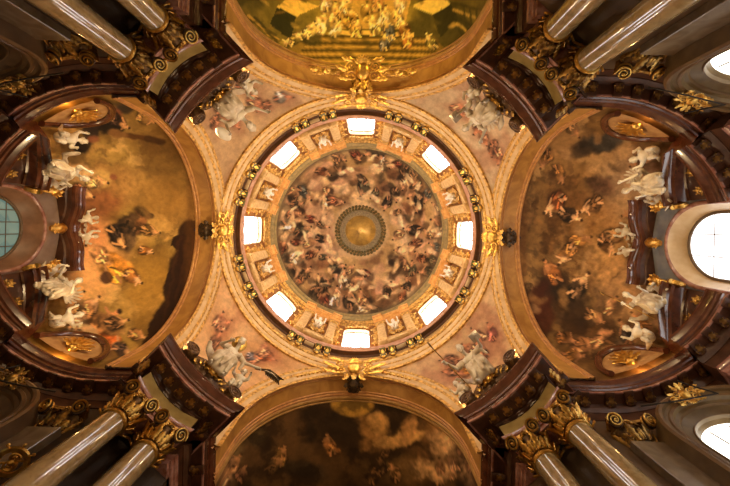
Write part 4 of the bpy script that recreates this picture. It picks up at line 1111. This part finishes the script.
    struct(b.build('trim_chapel_arch_%s_%s' % (vv, sd), [PLAST if sx < 0 else mat('chapel_arch_stone', (.20, .135, .06), .4, 0, (.14, .09, .04), 2), mat('chapel_arch_fillet', (.13, .07, .03), .35, 0, (.20, .12, .05), 2)]))
    ctr = Q(0, 0, .2); nw = Vector((-sx*math.cos(ac), -sy*math.sin(ac), 0)); M = frame(ctr, nw.cross(Vector((0, 0, 1))), (0, 0, 1), -nw)
    lp = arch_loop(1.28, 13.5, 5.)
    pn = MB(); n_ = len(lp); pn.add([(y, d, 0) for y, d in lp]+[(y, d, .04) for y, d in lp], [tuple(range(n_)), tuple(n_+i for i in range(n_-1, -1, -1))])
    w = struct(pn.build('window_%d' % (11+[(-1, -1), (1, -1), (-1, 1), (1, 1)].index((sx, sy))), DAYS if sx > 0 else DARKW)); w.matrix_world = M
    mu = MB()
    for y in (-.4, .4): mu.ribbon([(y, 5, -.03), (y, 14.5, -.03)], .03, .03, n=6)
    for d in (7, 9, 11, 13): mu.ribbon([(-1.1, d, -.03), (1.1, d, -.03)], .03, .03, n=6)
    mu.build('glazing_bar', LEAD, w)
    q = Q(0, 15.75, 1.05); nw2 = (nw+Vector((0, 0, -.5))).normalized()
    cartouche('keystone_cartouche', 'small gilded keystone ornament on the %s %s corner chapel arch' % (vv, sd), frame(q, nw.cross(Vector((0, 0, 1))), nw2.cross(nw.cross(Vector((0, 0, 1)))), nw2), .62, 1.0, 'keystone ornaments of the chapel arches', GOLD if sx > 0 else GOLDDK)
    # pilaster beside the columns
    t = thing('wall_pilaster', 'square olive grey marble pilaster beside the %s columns' % qn, 'pilaster', frame((sx*12.3, sy*8.5, 0), (1, 0, 0), (0, 1, 0), (0, 0, 1)), 'pilasters beside the crossing columns')
    b = MB(); b.box((0, 0, 7.9), (1.46, 1.3, 15.7), bev=.03); b.build('shaft', PILM, t)
    b = MB(); b.box((0, 0, .6), (1.7, 1.54, 1.2), bev=.05); b.build('base', OLIVE, t)
    cp = add_capital(t, PILCAP, .86, SH_TOP+EYE-.05, GOLDDK)
    # stucco lunette frame on the foot of the half dome
    t = thing('lunette_frame', 'arched moulded frame with gilded relief at the %s edge of the %s side fresco' % (vv, sd), 'frame', None, 'moulded lunette frames in the side vaults')
    def KP(az, e, off):
        rx = KR-off
        return P(sx*(KX+rx*math.cos(e)*math.cos(az)), sy*rx*math.cos(e)*math.sin(az), SPR+(6.9-off)*math.sin(e))
    b = MB(); rows = []
    for j in range(9):
        q = 2*PI*j/9
        rows.append([KP(R(66)+R(13+1.5*math.cos(q))*math.cos(PI*i/24), -R(14)+R(22+2.*math.cos(q))*math.sin(PI*i/24), .08+.16*math.sin(q)) for i in range(25)])
    b.grid([list(x) for x in zip(*rows)], 0, True, True); b.build('moulding', REDM, t)
    b = MB(); b.grid([[KP(R(66)+R(11.6)*k*math.cos(PI*i/24), -R(14)+R(20)*k*math.sin(PI*i/24), .05) for i in range(25)] for k in (1, .5, .05)]); b.build('panel', mat('lunette_panel', (.55, .33, .14), .5, 0, (.42, .22, .09), 3), t)
    b = MB(); p_ = KP(R(66), -R(8), .1); b.ball(p_, .3)
    for k in range(7):
        a_ = PI*(k+.5)/7; p0 = KP(R(66), -R(8), .1); p1 = KP(R(66)+R(8)*math.cos(a_), -R(8)+R(12)*math.sin(a_), .16); leaf(b, p0, p1, .16, .1, 3, .06, (Vector((0, 0, EYE+SPR))+Vector((sx*KX, 0, 0))-p0).normalized())
    b.build('gilded_relief', GOLD, t)

# ---- hoods and statues at the chapel windows
SEAT = [dict(lean=.18, el=(-.12, .12, -.2), hl=(.04, .2, .06), er=(.14, .14, -.14), hr=(.04, .2, .16), beard=1),
        dict(lean=.05, twist=.2, el=(-.12, .16, -.2), hl=(.12, .2, .05), er=(.17, .08, -.1), hr=(.12, .16, .12), kl=(-.2, .4, .1), kr=(.24, .36, -.05)),
        dict(lean=.22, twist=-.2, el=(-.17, .1, -.1), hl=(-.06, .18, .14), er=(.1, .2, -.18), hr=(-.1, .2, .06), kl=(-.24, .36, .0), kr=(.14, .44, .1), fly=(-.45, -.1, .3)),
        dict(lean=.12, el=(-.12, .14, -.18), hl=(.06, .22, .08), er=(.16, .14, -.16), hr=(.06, .2, .08), head=(.03, .1, .14))]
PUT = [dict(lean=.15, el=(-.12, .1, -.08), hl=(.0, .14, .06), er=(.13, .12, -.06), hr=(.02, .14, .08), kl=(-.15, .24, .03), al=(.02, -.08, -.22), kr=(.14, .24, -.03), ar=(.03, -.1, -.22), head=(0, .05, .17)),
       dict(lean=.1, twist=.2, el=(-.12, .1, -.12), hl=(.05, .16, .0), er=(.14, .06, .04), hr=(.02, .08, .13), kl=(-.12, .26, -.02), al=(0, -.1, -.22), kr=(.17, .22, .04), ar=(.02, -.04, -.24), head=(.03, .05, .17))]
for sx, sd in ((-1, 'left'), (1, 'right')):
    t = thing('window_hood', 'wavy red brown cornice hood over the %s chapel window' % sd, 'hood', None)
    def hood(prof):
        res = []
        for o, u in prof:
            row = []
            for i in range(33):
                y = -2.75+5.5*i/32; k = abs(y)/2.75
                xx = 19.3-o*.75-.72*k**1.5+.12*math.cos(PI*2*k)
                row.append(P(sx*xx, y, 22.6+u+.18*math.cos(PI*k)))
            res.append(row)
        return res
    b = MB(); sweep(b, hood([(-.9, 0), (.12, 0), (.2, .1), (.5, .18)])); b.build('bed_moulding', SOFF, t, 30)
    b = MB(); sweep(b, hood([(-.9, .16), (.8, .18), (.82, .4), (.92, .44), (.96, .55), (1.06, .6), (1.1, .74), (-.9, .8)])); b.build('cornice', REDM, t, 30)
    b = MB()
    b.ribbon([P(sx*18.95, 0, 21.7), P(sx*18.8, 0, 22.0), P(sx*18.75, 0, 22.4), P(sx*18.85, 0, 22.65)], [.16, .3, .34, .2], .16, Vector((-sx, 0, 0)))
    for k in range(6): leaf(b, P(sx*18.85, 0, 21.9), P(sx*18.75, .4*math.cos(k*PI/5), 21.75+.5*math.sin(k*PI/5)), .1, .2, 2, .04, Vector((-sx, 0, 0)))
    b.build('gilded_keystone', GOLD, t)
    for sy in (-1, 1):
        vv = 'upper' if sy < 0 else 'lower'
        b = MB()
        c = P(sx*18.7, sy*2.3, 21.6)
        for k in range(8):
            a = 2*PI*k/8; leaf(b, tuple(c), (c.x-sx*.15, c.y+.5*math.cos(a), c.z+.55*math.sin(a)), .13, .25, 3, .05, Vector((-sx, 0, 0)))
        b.ball(c+Vector((-sx*.1, 0, 0)), (.2, .24, .28)); b.ribbon([c+Vector((-sx*.2, 0, -.3)), c+Vector((-sx*.1, 0, -.7)), c+Vector((sx*.1, 0, -1.))], [.2, .15, .03], .1, Vector((-sx, 0, 0)))
        tag(b.build('gilded_capital_mask', GOLD), 'gilded carved mask beside the %s end of the %s window hood' % (vv, sd), 'ornament', 'gilded masks beside the window hoods')
        # big seated figure on the half pediment + putto
        i = (0 if sx < 0 else 2)+(0 if sy < 0 else 1)
        a = R(37.5); r = 6.3
        pos = P(sx*(KX+r*math.cos(a)), sy*r*math.sin(a), D_CORN+2.3)
        fw = Vector((-sx*math.cos(a), -sy*math.sin(a)*1.2, 0))
        M = frame(pos, fw.cross(Vector((0, 0, 1))), fw, (0, 0, 1))
        statue('seated_statue', 'large white stucco figure seated on the %s half pediment of the %s chapel' % (vv, sd), M @ Matrix.Rotation(R(-18), 4, 'X'), SEAT[i], 20+i, 1.95, group='white statues on the broken pediments', extra=('wings',) if i in (1, 2) else ('staff',) if i == 3 else ())
        a = R(22.5); r = 6.75
        pos = P(sx*(KX+r*math.cos(a)), sy*r*math.sin(a), D_CORN+2.75); fw = Vector((-sx*.8, sy*.6, 0))
        statue('putto_statue', 'white winged putto perched near the window end of the %s half pediment, %s chapel' % (vv, sd), frame(pos, fw.cross(Vector((0, 0, 1))), fw, (0, 0, 1)), PUT[i % 2], 40+i, 1.5, True, 'white putti in the side chapels', extra=('wings',))
        a = R(51.5); r = 6.7
        pos = P(sx*(KX+r*math.cos(a)), sy*r*math.sin(a), D_CORN+1.5); fw = Vector((-sx*.9, -sy*.3, 0))
        statue('putto_statue', 'white putto sitting at the low outer end of the %s half pediment, %s chapel' % (vv, sd), frame(pos, fw.cross(Vector((0, 0, 1))), fw, (0, 0, 1)), PUT[(i+1) % 2], 50+i, 1.6, True, 'white putti in the side chapels')
    for sy in (-1, 1):
        vv = 'upper' if sy < 0 else 'lower'
        pos = P(sx*18.75, sy*.6, 23.6); fw = Vector((-sx, sy*.4, 0))
        statue('putto_statue', '%s of the pair of white putti above the %s window hood' % (vv, sd), frame(pos, fw.cross(Vector((0, 0, 1))), fw, (0, 0, 1)), PUT[0 if sy < 0 else 1], 60+sx+2*sy, 1.4, True, 'white putti in the side chapels', extra=('wings',))

# ---- pendentive statues
for (sx, sy), qn in QN.items():
    i = [(-1, -1), (1, -1), (-1, 1), (1, 1)].index((sx, sy))
    u = Vector((sx*.708, sy*.706, 0)).normalized(); tv = Vector((-u.y, u.x, 0))
    M = frame(u*10.75+Vector((0, 0, D_CORN+1.75+EYE)), (-u).cross(Vector((0, 0, 1))), -u, (0, 0, 1)) @ Matrix.Rotation(R(-24), 4, 'X')
    ex = [('shield', 'mitre'), ('book', 'wings'), ('halo', 'palm'), ('staff', 'book')][i]
    lb = ['white seated saint with an oval shield over the upper left pier', 'white winged figure with a book over the upper right pier', 'white seated saint with halo and dark palm over the lower left pier', 'white seated saint with staff and book over the lower right pier'][i]
    ps = [dict(lean=.2, el=(-.2, .12, -.2), hl=(-.06, .24, .0), er=(.2, .1, .0), hr=(.14, .2, .14), beard=1),
          dict(lean=.16, twist=-.15, el=(-.2, .14, -.12), hl=(.0, .24, .06), er=(.16, .1, -.1), hr=(.1, .2, .1)),
          dict(lean=.14, er=(.16, .14, -.2), hr=(-.1, .22, .06), el=(-.22, .14, -.1), hl=(-.26, .16, .02), head=(.04, .1, .14)),
          dict(lean=.2, twist=.12, el=(-.22, .1, -.1), hl=(-.06, .24, .06), er=(.2, .14, -.14), hr=(.1, .22, .14), beard=1)][i]
    statue('pendentive_statue', lb, M, ps, 70+i, 2.35, group='statues over the piers', extra=ex)
    pu = u*10.75+tv*(1.45 if sx*sy > 0 else -1.45)+Vector((0, 0, D_CORN+1.5+EYE)); fw = (-u+tv*.4).normalized()
    statue('putto_statue', 'white putto sitting at the side of the %s pendentive statue' % qn, frame(pu, fw.cross(Vector((0, 0, 1))), fw, (0, 0, 1)), PUT[i % 2], 80+i, 1.5, True, 'putti beside the pendentive statues')

# ---- drum piers
def clock(k):
    return ['just right of the right hand window, lower side', 'at the lower right', 'at the lower left of the bottom window', 'at the left, below the left hand window', 'at the left, above the left hand window', 'just left of the top window', 'just right of the top window', 'at the right, above the right hand window'][k]
ps_ = MB(); ps_.box((0, .06, 2.6), (.78, .6, 5.2), bev=.04); ps_.box((0, .38, 2.6), (.5, .08, 4.4), bev=.02); PSM = ps_.mesh('pilaster'); PSM.materials.append(CREAMP)
pc = MB(); pc.box((0, .06, 5.45), (.96, .52, .14), bev=.03)
for q in (-1, 1): scroll_c(pc, (q*.36, 5.25), .15, 0, q, .05, .3, 1.3)
pc.v = [(x, z, y) if False else (x, y, z) for x, y, z in pc.v]
PCM = MB(); PCM.box((0, .12, 5.45), (.96, .74, .16), bev=.03); PCM.box((0, .1, 5.2), (.84, .64, .3), bev=.1)
for q in (-1, 1): PCM.ribbon([(q*.36+q*.14*(1-i/16)*math.cos(i*.6), .46, 5.22+.14*(1-i/16)*math.sin(i*.6)) for i in range(17)], .045, .045, Vector((0, 1, 0)), n=6)
for q in range(5): leaf(PCM, (-.3+.15*q, .36, 4.85), (-.3+.15*q, .46, 5.2), .08, .25, 2, .03, Vector((0, 1, 0)))
PCMM = PCM.mesh('gilded_capital', 50); PCMM.materials.append(GOLDRING)
en = MB()
en_pr = [(0, 5.5), (.42, 5.5), (.46, 5.7), (.4, 5.72), (.4, 5.98), (.5, 6.04), (.58, 6.2), (.74, 6.28), (.8, 6.5), (.86, 6.56), (.86, 6.66), (0, 6.72)]
xs = [-1.95, -1.0, -.85, .85, 1.0, 1.95]
def en_row(x):
    fw = 0. if abs(x) > .99 else -.24
    return [(x, max(0, 1.16*o+(fw if o > 0 else 0)), u) for o, u in en_pr]
en.grid([en_row(x) for x in xs], 0, False, False)
en.add(en_row(xs[0]), [tuple(range(len(en_pr)))]); en.add(en_row(xs[-1]), [tuple(range(len(en_pr)))])
ENM = en.mesh('entablature', 30); ENM.materials.append(ORANGE)
rl = MB()
for q in (-1, 1):
    rl.ribbon([(q*(.45+.3*(1-i/24)*math.cos(i*.45)), .25, 1.6+.5*(1-i/24)*math.sin(i*.45)) for i in range(25)], .09, .1, Vector((0, 1, 0)), n=7)
    rl.ribbon([(q*(.4+.25*(1-i/24)*math.cos(-i*.45)), .25, 3.4+.4*(1-i/24)*math.sin(-i*.45)) for i in range(25)], .08, .1, Vector((0, 1, 0)), n=7)
    for k in range(5): leaf(rl, (q*.15, .2, 1.2+.55*k), (q*.72, .32, 1.5+.55*k), .15, .25, 3, .05, Vector((0, 1, 0)))
for k in range(7):
    a = PI*k/6; leaf(rl, (0, .2, 3.9), (.65*math.cos(a), .3, 4.1+.7*math.sin(a)), .13, .2, 2, .05, Vector((0, 1, 0)))
for z in (1.7, 3.4): rl.ribbon([(-.6, .2, z), (0, .26, z+.1), (.6, .2, z)], .09, .08, Vector((0, 1, 0)))
for k in range(3): rl.ribbon([(0, .2, 1.2), (0, .22, 3.), (0, .22, 4.2)], .1, .08, Vector((0, 1, 0)))
RLM = rl.mesh('gilded_relief', 50); RLM.materials.append(GOLDRING)
RB, RH, RR, *_ = person_meshes(PUT[0], 90, True)
for me, m in ((RB, STONE), (RH, HAIR), (RR, STONE2)):
    me.materials.clear(); me.materials.append(m); me.polygons.foreach_set('use_smooth', [True]*len(me.polygons)); me.polygons.foreach_set('material_index', [0]*len(me.polygons))
cs = MB()       # gilded scroll console flanking a window
cs.ribbon([(0, .16+.12*math.sin(i*.5), .2+4.8*i/14) for i in range(15)], [.24, .3, .22, .18, .2, .28, .3, .22, .17, .16, .2, .26, .28, .2, .1], .14, Vector((0, 1, 0)), n=8)
for z in (.5, 2.6, 4.4):
    for q in (-1, 1): cs.ribbon([(q*(.2+.2*(1-i/18)*math.cos(i*.55)), .28, z+.24*(1-i/18)*math.sin(i*.55)) for i in range(19)], .06, .07, Vector((0, 1, 0)), n=6)
for z in (.9, 1.6, 3.2, 3.9): leaf(cs, (0, .25, z), (0, .4, z+.6), .2, .2, 3, .05, Vector((0, 1, 0)))
CSM = cs.mesh('scroll_console', 50); CSM.materials.append(GOLDRING)
for k in range(8):
    a = k*PI/4+PI/8
    inw = Vector((-math.cos(a), -math.sin(a), 0)); ta = inw.cross(Vector((0, 0, 1)))
    M = frame(P(RD*.985*math.cos(a), RD*.985*math.sin(a), 29.7), ta, inw, (0, 0, 1))
    t = thing('drum_pier', 'gilded drum pier with two cream pilasters %s' % clock(k), 'pier', M, 'drum piers between the dome windows')
    for x in (-1.32, 1.32):
        o = link('pilaster', PSM, [], t); o.location = (x, .02, 0); link('gilded_capital', PCMM, [], o)
    link('entablature', ENM, [], t)
    link('gilded_relief', RLM, [], t)
    b = MB(); b.box((0, .05, .35), (3.7, .36, .5), bev=.05); b.box((0, .06, .66), (3.8, .44, .12), bev=.03); b.build('pedestal', CREAMP, t)
    for x in (-1.98, 1.98):
        o = link('scroll_console', CSM, [], t); o.location = (x, -.06, .1); o.rotation_euler = (0, 0, R(10 if x > 0 else -10))
    # white putto inside the niche between the pilasters
    s_ = thing('drum_putto', 'white putto in drum pier %s' % clock(k), 'statue', M @ Matrix.Translation((0, .28, 2.3)) @ Matrix.Scale(1.5, 4), 'white putti in the drum')
    link('body', RB, [], s_); link('hair', RH, [], s_); link('robe', RR, [], s_)
    # gilded swag over each window
    a = k*PI/4; inw = Vector((-math.cos(a), -math.sin(a), 0)); ta = inw.cross(Vector((0, 0, 1)))
    sw = MB()
    sw.ribbon([(x, .12, 5.35+.5*(1-x*x/2.2)) for x in [-1.25+2.5*i/12 for i in range(13)]], .16, .12, Vector((0, 1, 0)))
    for q in range(9):
        x = -1.1+2.2*q/8; leaf(sw, (x, .15, 5.4+.4*(1-x*x/1.6)), (x*1.05, .3, 5.0+.45*(1-x*x/1.6)), .13, .2, 2, .04, Vector((0, 1, 0)))
    for q in range(7):
        b_ = R(30+20*q); leaf(sw, (0, .2, 5.9), (.5*math.cos(b_), .35, 5.9+.45*math.sin(b_)), .1, .2, 2, .04, Vector((0, 1, 0)))
    o = sw.build('window_garland', GOLDRING); o.matrix_world = frame(P(RD*math.cos(a), RD*math.sin(a), 29.7), ta, inw, (0, 0, 1))
    tag(o, 'gilded leaf garland over the %s dome window' % ['right hand', 'lower right', 'bottom', 'lower left', 'left hand', 'upper left', 'top', 'upper right'][k], 'garland', 'garlands over the dome windows')

# ---- cartouches at the crowns of the arches
for nm, ang, s in (('left', PI, 1.0), ('right', 0., 1.0), ('choir', PI/2, 1.0), ('nave', -PI/2, .95)):
    o_ = Vector((math.cos(ang), math.sin(ang), 0)); w = (-o_+Vector((0, 0, -.75))).normalized(); ta = o_.cross(Vector((0, 0, 1)))
    M = frame(P(10.62*o_.x, 10.62*o_.y, 27.35)+w*.1, ta, w.cross(ta), w)
    cartouche('arch_cartouche', 'gilded cartouche at the crown of the %s arch on the ring' % nm, M, s*1.15, 1.15 if nm in ('left', 'right') else 1.7, 'cartouches at the arch crowns')
    if nm != 'nave' or True:
        t = thing('keystone_console', 'dark bronze scroll console under the crown of the %s arch' % nm, 'console', frame(P(11.7*o_.x, 11.7*o_.y, 27.3), ta, -o_, (0, 0, 1)), 'keystone consoles of the great arches')
        b = MB(); b.ribbon([(0, -.55+1.1*i/10, -.12-.28*math.sin(PI*i/10)) for i in range(11)], [.3+.1*math.cos(i) for i in range(11)], .14, Vector((0, 0, 1))); b.build('body', BLACKB, t)
        b = MB()
        for q in (-1, 1):
            for yy in (-.4, .4): b.ribbon([(q*(.3+.22*(1-i/18)*math.cos(i*.6)), yy+.22*(1-i/18)*math.sin(i*.6), -.3) for i in range(19)], .06, .06, Vector((0, 0, 1)), n=6)
            leaf(b, (q*.2, 0, -.25), (q*.85, 0, -.35), .2, -.2, 3, .05)
        b.build('scroll_work', BLACKB if nm != 'nave' else GOLDDK, t)
# gilded crest with wings on the nave side
M = frame(P(0.15, -12.05, 25.9), (-1, 0, 0), (0, -.8, -.3), (0, .35, -.94))
t = cartouche('nave_crest', 'wide gilded crest with leafy wings below the yellow nave fresco', M, 1.45, 1.1, None)
for sx in (-1, 1):
    b = MB()
    for q in range(8):
        x = 1.2+.32*q; leaf(b, (sx*x, .15*math.sin(q*1.3)-.05*q*.2, .1), (sx*(x+.55), .28*math.cos(q*1.9), .2), .16, .3, 3, .05)
    b.ribbon([(sx*(1.1+2.6*i/20), .16*math.sin(i*.55)-.006*i, .08) for i in range(21)], [.12-.004*i for i in range(21)], .1, Vector((0, 0, 1))); b.build('garland_wing', GOLD, t)
    for x, r_ in ((1.6, .3), (2.5, .26), (3.3, .22)):
        b = MB(); scroll_c(b, (sx*x, -.1), r_, .5, sx, .07, .12); b.build('scroll', GOLD, t)
# gilded festoon along the choir arch
t = thing('choir_garland', 'thin gilded leaf garland along the crown of the choir arch', 'garland', Matrix.Translation(P(0, 10.75, SPR)))
for q in list(range(-14, -2))+list(range(3, 15)):
    if q in (-14, 3): b = MB()
    a = PI/2+R(2.6*q); c = Vector((7.0*math.cos(a), 0, 7.0*math.sin(a)))
    leaf(b, c, c+Vector((.35*(1 if q < 0 else -1), -.12, .1)), .11, .2, 2, .05, Vector((0, -1, 0)))
    b.ball(c+Vector((0, -.06, 0)), .09, n=7)
    if q in (-3, 14): b.build('leaf_chain', GOLD, t)

# ---- gilded medallion on an iron arm (lower left), tie rods
t = thing('gilded_medallion', 'round gilded openwork medallion hung beside the lower left column', 'ornament', frame(P(-10.9, 7.45, 11.55), (.85, -.1, .3), (.2, .7, .5), (.35, -.6, -.75)))
b = MB(); b.lathe([(.34, -.05), (.46, -.05), (.5, 0), (.46, .06), (.34, .06), (.32, 0)], 32, None, 0, False); b.build('rim', GOLD, t)
b = MB(); scroll_c(b, (-.08, .06), .2, 0, 1, .05, .02); scroll_c(b, (.1, -.1), .17, 2.5, -1, .05, .02); b.ball((0, .0, 0), .12, n=8); b.ribbon([(-.35, -.1, 0), (.35, .1, 0)], .035, .03); b.ribbon([(-.1, .35, 0), (.1, -.35, 0)], .035, .03); b.build('centre_scrolls', GOLD, t)
for k in range(8):
    a = 2*PI*k/8; b = MB(); b.ball((.58*math.cos(a), .58*math.sin(a), 0), .06, n=8); b.ribbon([(.48*math.cos(a), .48*math.sin(a), 0), (.6*math.cos(a), .6*math.sin(a), 0)], .03, .03); b.build('finial', GOLD, t)
b = MB(); b.ribbon([(-.4, .2, -.05), (-.75, .45, -.45), (-.95, .6, -.7)], .035, .035); b.build('iron_arm', IRON, t)
for (sx, sy), qn in QN.items():
    for k, (p0, p1) in enumerate((((13.2, 7.2, 15.8), (15.8, 6.2, 15.0)), ((15.2, 6.2, 16.2), (15.9, 6.2, 15.0)))):
        p0 = P(sx*p0[0], sy*p0[1], p0[2]); p1 = P(sx*p1[0], sy*p1[1], p1[2])
        b = MB(); b.ribbon([p0, p0.lerp(p1, .5)-Vector((0, 0, .06)), p1], .035, .035)
        tag(b.build('tie_rod', IRON), '%s thin iron rod across the %s corner chapel arch' % ('long lower' if k == 0 else 'short crossing', qn), 'rod', 'iron rods at the chapel arches')

# ================================================================== LIGHT
def lamp(name, loc, e, col=(1, .62, .28), size=.25, target=None, spot=None, blend=.6):
    l = bpy.data.lights.new(name, 'SPOT' if spot else 'POINT'); l.energy = e; l.color = col; l.shadow_soft_size = size
    if spot: l.spot_size = R(spot); l.spot_blend = blend
    o = bpy.data.objects.new(name, l); C.objects.link(o); o.location = loc
    if target is not None:
        o.rotation_euler = (Vector(target)-Vector(loc)).to_track_quat('-Z', 'Y').to_euler()
    return o
WARM = (1, .64, .27); AMB = (1, .60, .24); YEL = (1, .63, .15)
for k in range(8):       # lamps on the gallery sills, behind the cornice lip
    a = 2*PI*k/8
    lamp('gallery_lamp', P(9.72*math.cos(a), 9.72*math.sin(a), 29.95), 180, WARM, .1)
for (sx, sy), qn in QN.items():
    u = Vector((sx*.708, sy*.706, 0)); tv = Vector((-u.y, u.x, 0))
    for q in (-1, 1):     # spotlights on the pier cornices thrown across the crossing
        lamp('crossing_spot', u*10.75+tv*(q*2.15)+Vector((0, 0, D_CORN+EYE+.25)), 4300, (1, .70, .36), .2, -u*11+Vector((0, 0, 26+EYE)), 62, .7)
    for y in (14.5, 18.5): # spots on the nave and choir cornices, each lighting the far side of the vault
        e = 4600 if sy < 0 else 1100
        lamp('vault_spot', P(sx*7.2, sy*y, D_CORN+.3), e, YEL if sy < 0 else AMB, .2, P(-sx*3.5, sy*(y-1), 26.2), 120, .8)
    a = R(86); lamp('chapel_spot', P(sx*(KX+7.0*math.cos(a)), sy*6.95*math.sin(a), D_CORN+.3), 2000 if sx < 0 else 1150, (1, .71, .36), .2, P(sx*(KX+3), -sy*4.5, 25), 100, .8)
    a = R(66); lamp('chapel_lamp', P(sx*(KX+7.1*math.cos(a)), sy*7.1*math.sin(a), D_CORN+.3), 45, (1, .5, .15), .1)
for x, y, z, e in ((5.5, 7.5, 3., 260), (-5.5, 7.5, 3., 260), (5.5, -7.5, 3., 260), (-5.5, -7.5, 3., 260), (0, -18, 4.2, 350), (0, 18, 4.2, 180), (-14, 0, 3.2, 260), (14, 0, 3.2, 420)):     # unseen fill lights added for the lower zone, below the frame
    lamp('low_fill_light', (x, y, z), e, (1, .64, .32), .2)

lamp('lantern_fill', P(0, 0, DC+10.2), 150, WARM, .2)  # added fill light to brighten the lantern disc
w = bpy.data.worlds.new('sky'); bpy.context.scene.world = w; w.use_nodes = True
w.node_tree.nodes['Background'].inputs['Color'].default_value = (.8, .88, 1, 1)
w.node_tree.nodes['Background'].inputs['Strength'].default_value = .03

# ================================================================== CAMERA
cd = bpy.data.cameras.new('camera'); cam = bpy.data.objects.new('camera', cd); C.objects.link(cam)
c_, s_ = math.cos(ROLL), math.sin(ROLL)
Mc = Matrix(((c_, -s_, 0), (-s_, -c_, 0), (0, 0, -1))).transposed().to_4x4(); Mc.translation = (CAM[0], CAM[1], EYE)
cam.matrix_world = Mc
cd.sensor_width = 36; cd.lens = 36*F/730; cd.clip_end = 300; cd.clip_start = .05
cd.shift_x = 0.; cd.shift_y = -17/730
sc = bpy.context.scene; sc.camera = cam
sc.view_settings.view_transform = 'Standard'; sc.view_settings.look = 'None'; sc.view_settings.gamma = 1
sc.view_settings.exposure = 0.0
sc.cycles.use_denoising = True; sc.cycles.max_bounces = 5; sc.cycles.sample_clamp_indirect = 6
